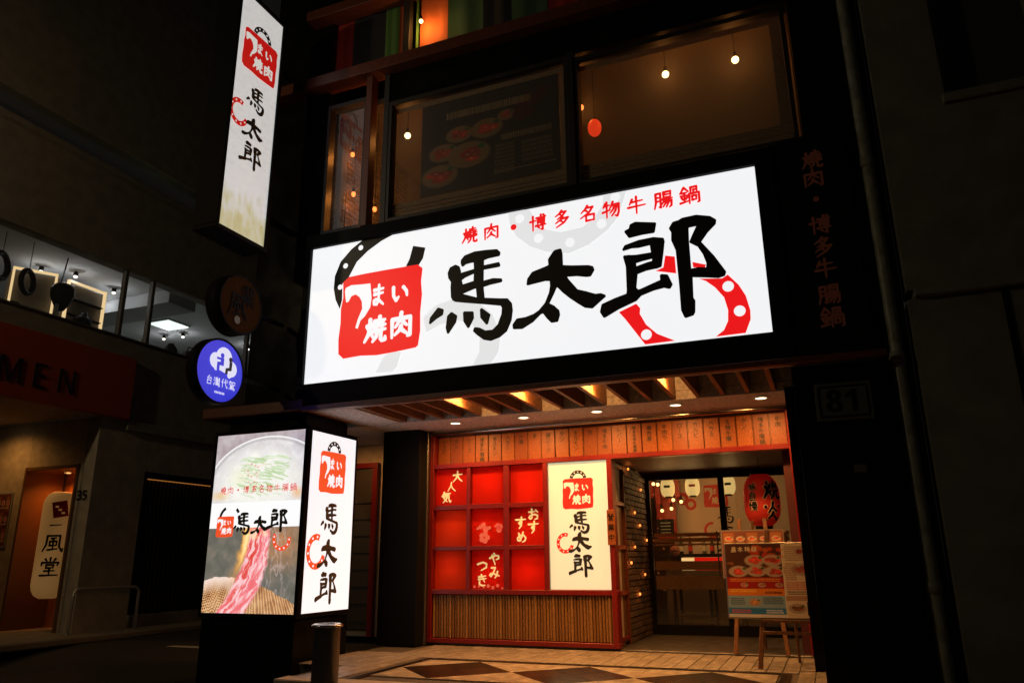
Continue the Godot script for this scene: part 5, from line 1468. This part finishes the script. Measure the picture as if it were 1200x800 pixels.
# ---------- signs ----------
func build_fascia_sign() -> void:
	var s := thing("fascia_sign", "long white lit fascia sign with large black brush lettering and red logo", "sign", Vector3(-2.96, 3.96, -7.25))
	var f := lb("lit_face", s, Vector3(0, 0, -0.02), Vector3(5.37, 1.756, 0.04), M.sign_white)
	lb("housing", s, Vector3(0.04, 0.07, -0.19), Vector3(5.5, 1.8, 0.26), M.black_metal)
	lb("frame", s, Vector3(0.045, 0.965, -0.1), Vector3(5.63, 0.17, 0.3), M.black_metal, 0.008)
	lb("frame", s, Vector3(0.045, -1.015, 0.02), Vector3(5.63, 0.27, 0.06), M.black_metal, 0.008)
	lb("frame", s, Vector3(-2.73, 0, -0.1), Vector3(0.084, 1.755, 0.3), M.black_metal, 0.008)
	lb("frame", s, Vector3(2.773, 0, -0.1), Vector3(0.17, 1.755, 0.3), M.black_metal, 0.008)
	var z := 0.0212
	put("grey_horseshoe", poly_mesh(traced("grey_top")), M.sign_grey, f, Vector3(0, 0, z))
	for q in traced("grey_low"):
		put("grey_horseshoe", poly_mesh([q]), M.sign_grey, f, Vector3(0, 0, z))
	holes(f, "grey_top_holes", 0.052, z + 0.001)
	for q in traced("red_shoe"):
		put("red_horseshoe", poly_mesh([q]), M.sign_red, f, Vector3(0, 0, z + 0.002))
	holes(f, "red_holes", 0.055, z + 0.005)
	for q in traced("black_shoe"):
		put("black_horseshoe", poly_mesh([q]), M.sign_black, f, Vector3(0, 0, z + 0.001))
	holes(f, "black_holes", 0.034, z + 0.004)
	logo_block(f, 1.13, Vector2(-1.66, -0.09), M.sign_red, M.sign_white, z + 0.003)
	for ch in ["馬", "太", "郎"]:
		put("character", poly_mesh(traced(ch, Vector2.ZERO, 1.0, 0.013)), M.sign_black, f, Vector3(0, 0, z + 0.004))
	var xs := [-0.497, -0.217, 0.057, 0.345, 0.625, 0.929, 1.186, 1.465, 1.747, 2.021]
	for i in 10:
		character(f, "燒肉・博多名物牛腸鍋"[i], Vector3(xs[i], 0.688, z + 0.004), 0.205 if i != 2 else 0.26, M.sign_red, 15.0)
	panel_light("fascia_sign_light", Vector3(-2.96, 3.96, -7.16), Vector3(0, 0, 1), Vector2(5.3, 1.7), Color(0.97, 0.98, 1.0), 0.7)


func holes(f: Node3D, key: String, r: float, z: float) -> void:
	var q: Array = TRACED[key][0]
	for i in range(0, q.size(), 2):
		put("horseshoe_hole", poly_mesh([disc(Vector2(q[i], q[i + 1]), r)]), M.sign_white, f, Vector3(0, 0, z))


func build_projecting_sign() -> void:
	var s := thing("projecting_sign", "tall narrow lit sign sticking out from the wall, yellowed at its foot", "sign", Vector3(-6.0, 6.32, -6.36), "", PI / 2)
	var f := put("lit_face", print_mesh(0.77, 3.2), printed("old_sign_film", dirt_print(), 0.5, 0.64), s, Vector3(0, 0, 0.002))
	lb("housing", s, Vector3(0, 0, -0.16), Vector3(0.81, 3.24, 0.31), M.black_metal)
	for y in [1.62, -1.62]:
		lb("frame", s, Vector3(0, y, -0.15), Vector3(0.86, 0.05, 0.36), M.black_metal, 0.006)
	for x in [0.405, -0.405]:
		lb("frame", s, Vector3(x, 0, -0.15), Vector3(0.045, 3.19, 0.36), M.black_metal, 0.006)
	for y in [1.1, -1.1]:
		lb("bracket", s, Vector3(0.72, y, -0.15), Vector3(0.6, 0.06, 0.06), M.black_metal)
	var red := glow("old_sign_red", Color(0.78, 0.08, 0.08), 0.7, lin(0.4, 0.02, 0.02))
	var white := glow("old_sign_white", Color(0.9, 0.89, 0.86), 0.72)
	upright_logo(f, 0.62, Vector2(0.02, 0.86), [0.24, -0.17, -0.54], 0.33, Vector2(-0.24, -0.07), 0.15, M.sign_black, red, white, 0.003)
	panel_light("projecting_sign_light", Vector3(-5.93, 6.32, -6.36), Vector3(1, 0, 0), Vector2(0.75, 3.1), Color(1.0, 0.98, 0.93), 0.14)


func build_pillar_lightbox() -> void:
	var s := thing("pillar_lightbox", "lit advertising box wrapped round the pillar, food photo on its front", "lightbox", Vector3(-6.22, 1.515, -7.76))
	var f := put("front_face", print_mesh(1.315, 2.06), printed("hotpot_photo", hotpot_print(), 0.4, 1.0), s, Vector3(0, 0, 0.522))
	var side := lb("side_face", s, Vector3(0.66, 0, -0.005), Vector3(0.99, 2.06, 0.03), M.sign_white)
	side.rotation.y = PI / 2
	lb("front_housing", s, Vector3(0, 0, 0.475), Vector3(1.33, 2.08, 0.08), M.black_metal)
	for y in [1.055, -1.055]:
		lb("frame", s, Vector3(0.0, y, 0.48), Vector3(1.39, 0.05, 0.1), M.black_metal, 0.005)
		lb("frame", s, Vector3(0.645, y, -0.05), Vector3(0.07, 0.05, 0.95), M.black_metal, 0.005)
	lb("frame", s, Vector3(-0.68, 0, 0.48), Vector3(0.045, 2.058, 0.1), M.black_metal, 0.005)
	lb("frame", s, Vector3(0.68, 0, 0.49), Vector3(0.045, 2.058, 0.09), M.black_metal, 0.005)
	lb("frame", s, Vector3(0.66, 0, -0.515), Vector3(0.05, 2.058, 0.03), M.black_metal, 0.005)
	upright_logo(side, 0.54, Vector2(0.02, 0.57), [0.02, -0.38, -0.78], 0.36, Vector2(-0.22, -0.36), 0.17, M.box_charcoal, M.box_orange, M.sign_white, 0.0175)
	logo_block(f, 0.26, Vector2(-0.42, -0.065), M.box_orange, M.sign_white, 0.003)
	put("horseshoe", poly_mesh([arc(Vector2(-0.36, 0.02), 0.13, 0.165, 118, 205, 14), arc(Vector2(-0.36, 0.02), 0.13, 0.165, 30, 52, 6)]), M.box_charcoal, f, Vector3(0, 0, 0.0022))
	var c := {"馬": [Vector2(0.48, 0.07), Vector2(-0.17, -0.035)], "太": [Vector2(-0.56, 0.1), Vector2(0.09, -0.055)], "郎": [Vector2(-1.66, 0.09), Vector2(0.335, -0.015)]}
	for ch in c:
		put("character", poly_mesh(traced(ch, c[ch][0], 0.235, 0.025)), M.box_charcoal, f, Vector3(c[ch][1].x, c[ch][1].y, 0.004))
	put("red_horseshoe", poly_mesh([arc(Vector2(0.42, -0.22), 0.085, 0.13, 150, 370, 20)]), M.box_orange, f, Vector3(0, 0, 0.0025))
	for k in 7:
		var a := deg_to_rad(165.0 + 32.0 * k)
		put("horseshoe_hole", poly_mesh([disc(Vector2(0.42, -0.22) + Vector2(cos(a), sin(a)) * 0.1075, 0.011, 8)]), M.sign_white, f, Vector3(0, 0, 0.0034))
	lettering(f, "燒肉", Vector3(-0.5, 0.36, 0.003), 0.095, Vector3(0.115, 0, 0), glow("print_red", Color(0.86, 0.2, 0.2), 0.85), 10.0)
	lettering(f, "・博多名物牛腸鍋", Vector3(-0.27, 0.36, 0.003), 0.095, Vector3(0.115, 0, 0), M.print_red, 10.0)
	panel_light("lightbox_front_light", Vector3(-6.22, 1.515, -7.17), Vector3(0, 0, 1), Vector2(1.3, 2.0), Color(1.0, 0.95, 0.9), 0.12)
	panel_light("lightbox_side_light", Vector3(-5.47, 1.515, -7.76), Vector3(1, 0, 0), Vector2(0.95, 2.0), Color(1.0, 1.0, 0.98), 0.12)


func build_disc_signs() -> void:
	for i in 2:
		var blue := i == 0
		var at := Vector3(-6.0, 3.07, -6.25) if blue else Vector3(-6.0, 3.91, -6.47)
		var s := thing("round_sign", "round blue lit sign with a white cloud shaped car mark" if blue else "round unlit brown sign with dark lettering, above the blue one", "sign", at, "", PI / 2)
		var r := 0.342 if blue else 0.33
		var t := 0.13 if blue else 0.2
		var rim := put("rim", lathe([Vector2(r, 0.0), Vector2(r + 0.025, 0.0), Vector2(r + 0.025, -t), Vector2(0.0, -t)], 40), M.black_metal, s)
		rim.rotation.x = PI / 2
		var m: Material = glow("sign_blue", Color(0.13, 0.17, 0.84), 0.75, lin(0.05, 0.05, 0.5)) if blue else mat("sign_brown", lin(0.045, 0.017, 0.003), 0.7)
		if not blue:
			M.sign_brown.metallic_specular = 0.1
		var f := put("lit_face" if blue else "plain_face", lathe([Vector2(0.0, -0.004), Vector2(r, -0.004)], 40), m, s)
		f.rotation.x = PI / 2
		var bar := 0.95 if blue else 0.75
		lb("bracket", s, Vector3(r + bar / 2.0 - 0.1, 0.0, -t / 2.0), Vector3(bar - 0.25, 0.04, 0.04), M.black_metal)
		if blue:
			var w := glow("sign_cloud", Color(0.9, 0.9, 1.0), 0.85)
			put("cloud_mark", poly_mesh([disc(Vector2(0.03, 0.15), 0.125), disc(Vector2(-0.09, 0.1), 0.09), disc(Vector2(0.15, 0.05), 0.09), [Vector2(-0.13, 0.03), Vector2(0.16, -0.035), Vector2(0.23, 0.02), Vector2(0.1, 0.2), Vector2(-0.1, 0.15)], disc(Vector2(-0.08, 0.02), 0.03, 10), disc(Vector2(0.13, -0.03), 0.03, 10)], 0.0003), w, s, Vector3(0, 0, 0.003))
			put("seated_figure", poly_mesh([disc(Vector2(0.02, 0.175), 0.028, 12), [Vector2(0.0, 0.15), Vector2(0.05, 0.15), Vector2(0.05, 0.06), Vector2(-0.01, 0.06), Vector2(-0.01, 0.0), Vector2(-0.05, 0.0), Vector2(-0.05, 0.09), Vector2(0.0, 0.1)], [Vector2(-0.06, 0.12), Vector2(0.02, 0.12), Vector2(0.02, 0.145), Vector2(-0.06, 0.145)]], 0.0003), m, s, Vector3(-0.02, 0, 0.006))
			put("seated_figure", poly_mesh([disc(Vector2(0.13, 0.155), 0.028, 12), [Vector2(0.115, 0.13), Vector2(0.16, 0.13), Vector2(0.155, 0.03), Vector2(0.1, 0.02), Vector2(0.1, -0.02), Vector2(0.06, -0.02), Vector2(0.065, 0.045), Vector2(0.115, 0.06)]], 0.0003), M.sign_black, s, Vector3(0, 0, 0.006))
			lettering(s, "台灣代駕", Vector3(-0.16, -0.13, 0.006), 0.105, Vector3(0.115, 0, 0), w, 10.0)
			for k in 7:
				lb("small_letter", s, Vector3(-0.06 + 0.022 * k, -0.245, 0.006), Vector3(0.013, 0.024, 0.002), w)
			panel_light("round_sign_light", at + Vector3(0.05, 0, 0), Vector3(1, 0, 0), Vector2(0.6, 0.6), Color(0.3, 0.3, 1.0), 0.05)
		else:
			character(s, "風", Vector3(-0.06, -0.02, 0.006), 0.3, M.ink, 9.0)
			character(s, "業", Vector3(0.1, 0.12, 0.008), 0.26, M.ink, 9.0)
			put("pale_print", poly_mesh([disc(Vector2(-0.05, -0.2), 0.05, 9)]), mat("faded_white", lin(0.22, 0.2, 0.16), 0.8), s, Vector3(0, 0, 0.005))


# ---------- things standing about ----------
func build_street_things() -> void:
	var bo := thing("steel_bollard", "short steel bollard with a polished ring cap beside the pillar", "bollard", Vector3(-4.25, -0.06, -6.02))
	put("post", lathe([Vector2(0.118, -0.24), Vector2(0.118, 0.54)], 28), mat("bollard_steel", lin(0.25, 0.24, 0.22), 0.32, 1.0), bo)
	put("cap", lathe([Vector2(0.118, 0.54), Vector2(0.138, 0.545), Vector2(0.138, 0.562), Vector2(0.12, 0.57), Vector2(0.085, 0.57), Vector2(0.08, 0.556), Vector2(0.0, 0.556)], 28), M.steel, bo)
	put("cap_rod", tube([Vector3(-0.08, 0.565, 0.0), Vector3(0.08, 0.565, 0.0)], 0.008, 6), M.steel, bo)
	var br := thing("barrier_rail", "bent steel tube barrier standing on the pavement across the alley", "barrier", Vector3(-10.92, 0.0, -9.4))
	var pts := [Vector3(0, 0, 0.62)]
	for k in 7:
		var a := k / 6.0 * PI / 2
		pts.append(Vector3(0, 0.56 + 0.1 * sin(a), 0.62 - 0.1 * (1.0 - cos(a))))
	for k in 7:
		var a := k / 6.0 * PI / 2
		pts.append(Vector3(0, 0.56 + 0.1 * cos(a), -0.52 - 0.1 * sin(a)))
	pts.append(Vector3(0, 0, -0.62))
	put("bent_tube", tube(pts, 0.026, 10), mat("barrier_steel", lin(0.6, 0.59, 0.56), 0.4, 0.7), br)
	for z in [0.62, -0.62]:
		put("base_plate", lathe([Vector2(0.0, 0.012), Vector2(0.06, 0.012), Vector2(0.06, 0.0), Vector2(0.0, 0.0)], 14), M.dull_steel, br, Vector3(0, 0, z))
	easel("big_easel", Vector3(-0.42, 0.0, -8.45), 0.91, 0.74, 0.46, "menu_board", "landscape menu board of meat dishes, its right third cream coloured", printed("menu_photo", menu_print(), 0.45), "timber easel carrying the larger menu board on the tiles", 0.62)
	easel("rear_easel", Vector3(-0.82, 0.02, -9.42), 0.7, 0.54, 0.80, "menu_board", "smaller brown menu board half hidden behind the cream and red one", M.second_menu, "timber easel carrying the smaller menu board in the porch", 0.5)
	# street lamp outside the frame that lights the alley
	var sl := thing("street_lamp", "tall grey street lamp on the near side of the alley", "street lamp", Vector3(-8.6, -0.3, 1.0))
	put("pole", lathe([Vector2(0.09, 0.0), Vector2(0.06, 6.4)], 16), M.dull_steel, sl)
	put("arm", tube([Vector3(0, 6.35, 0), Vector3(-0.3, 6.6, -0.2), Vector3(-0.9, 6.7, -0.7)], 0.04, 8), M.dull_steel, sl)
	lb("lamp_head", sl, Vector3(-1.0, 6.72, -0.8), Vector3(0.5, 0.08, 0.3), M.dull_steel, 0.02)
	lb("lamp_lens", sl, Vector3(-1.0, 6.67, -0.8), Vector3(0.4, 0.015, 0.24), glow("street_lamp_glow", Color(1.0, 0.78, 0.45), 3.0))
	spot("street_lamp_light", Vector3(-9.6, 6.53, 0.2), Vector3(-9.6, 1.5, -7.5), Color(1.0, 0.88, 0.68), 14.0, 85.0, 0.15)


func easel(called: String, at: Vector3, w: float, h: float, y0: float, board_name: String, board_label: String, m: Material, label: String, span: float) -> void:
	var e := thing("easel", label, "easel", at)
	var lean := 0.14
	var top := y0 + h + 0.12
	for sx in [-1.0, 1.0]:
		bar(e, "leg", Vector3(sx * span * 0.55, 0, 0.22), Vector3(sx * span * 0.28, top, -0.02 - lean * 0.3), 0.046)
	bar(e, "leg", Vector3(0.0, 0, -0.38), Vector3(0.0, top - 0.02, -0.1), 0.03)
	bar(e, "crossbar", Vector3(-span * 0.47, y0 - 0.13, 0.17), Vector3(span * 0.47, y0 - 0.13, 0.17), 0.03)
	lb("ledge", e, Vector3(0, y0 - 0.018, 0.16), Vector3(span * 0.9, 0.024, 0.07), M.timber, 0.004)
	var b := thing(board_name, board_label, "menu board", at + Vector3(0.0 if w < 0.8 else -0.155, y0 - 0.004, 0.165))
	b.rotation.x = -0.16
	lb("frame", b, Vector3(0, h / 2, 0), Vector3(w, h, 0.016), M.dull_steel, 0.003)
	put("print", print_mesh(w - 0.024, h - 0.024), m, b, Vector3(0, h / 2, 0.0095))
	if board_name == "menu_board" and w > 0.8:
		lettering(b, "盛本特級", Vector3(-0.36, h - 0.065, 0.0102), 0.055, Vector3(0.068, 0, 0), M.cream_print, 13.0)


func bar(parent: Node3D, called: String, a: Vector3, c: Vector3, t: float) -> void:
	var o := put(called, box_mesh(Vector3(t, t * 0.7, a.distance_to(c)), 0.004), M.timber, parent)
	o.look_at_from_position((a + c) / 2.0, c, Vector3.FORWARD if absf((c - a).normalized().z) < 0.9 else Vector3.UP)
	o.position = (a + c) / 2.0
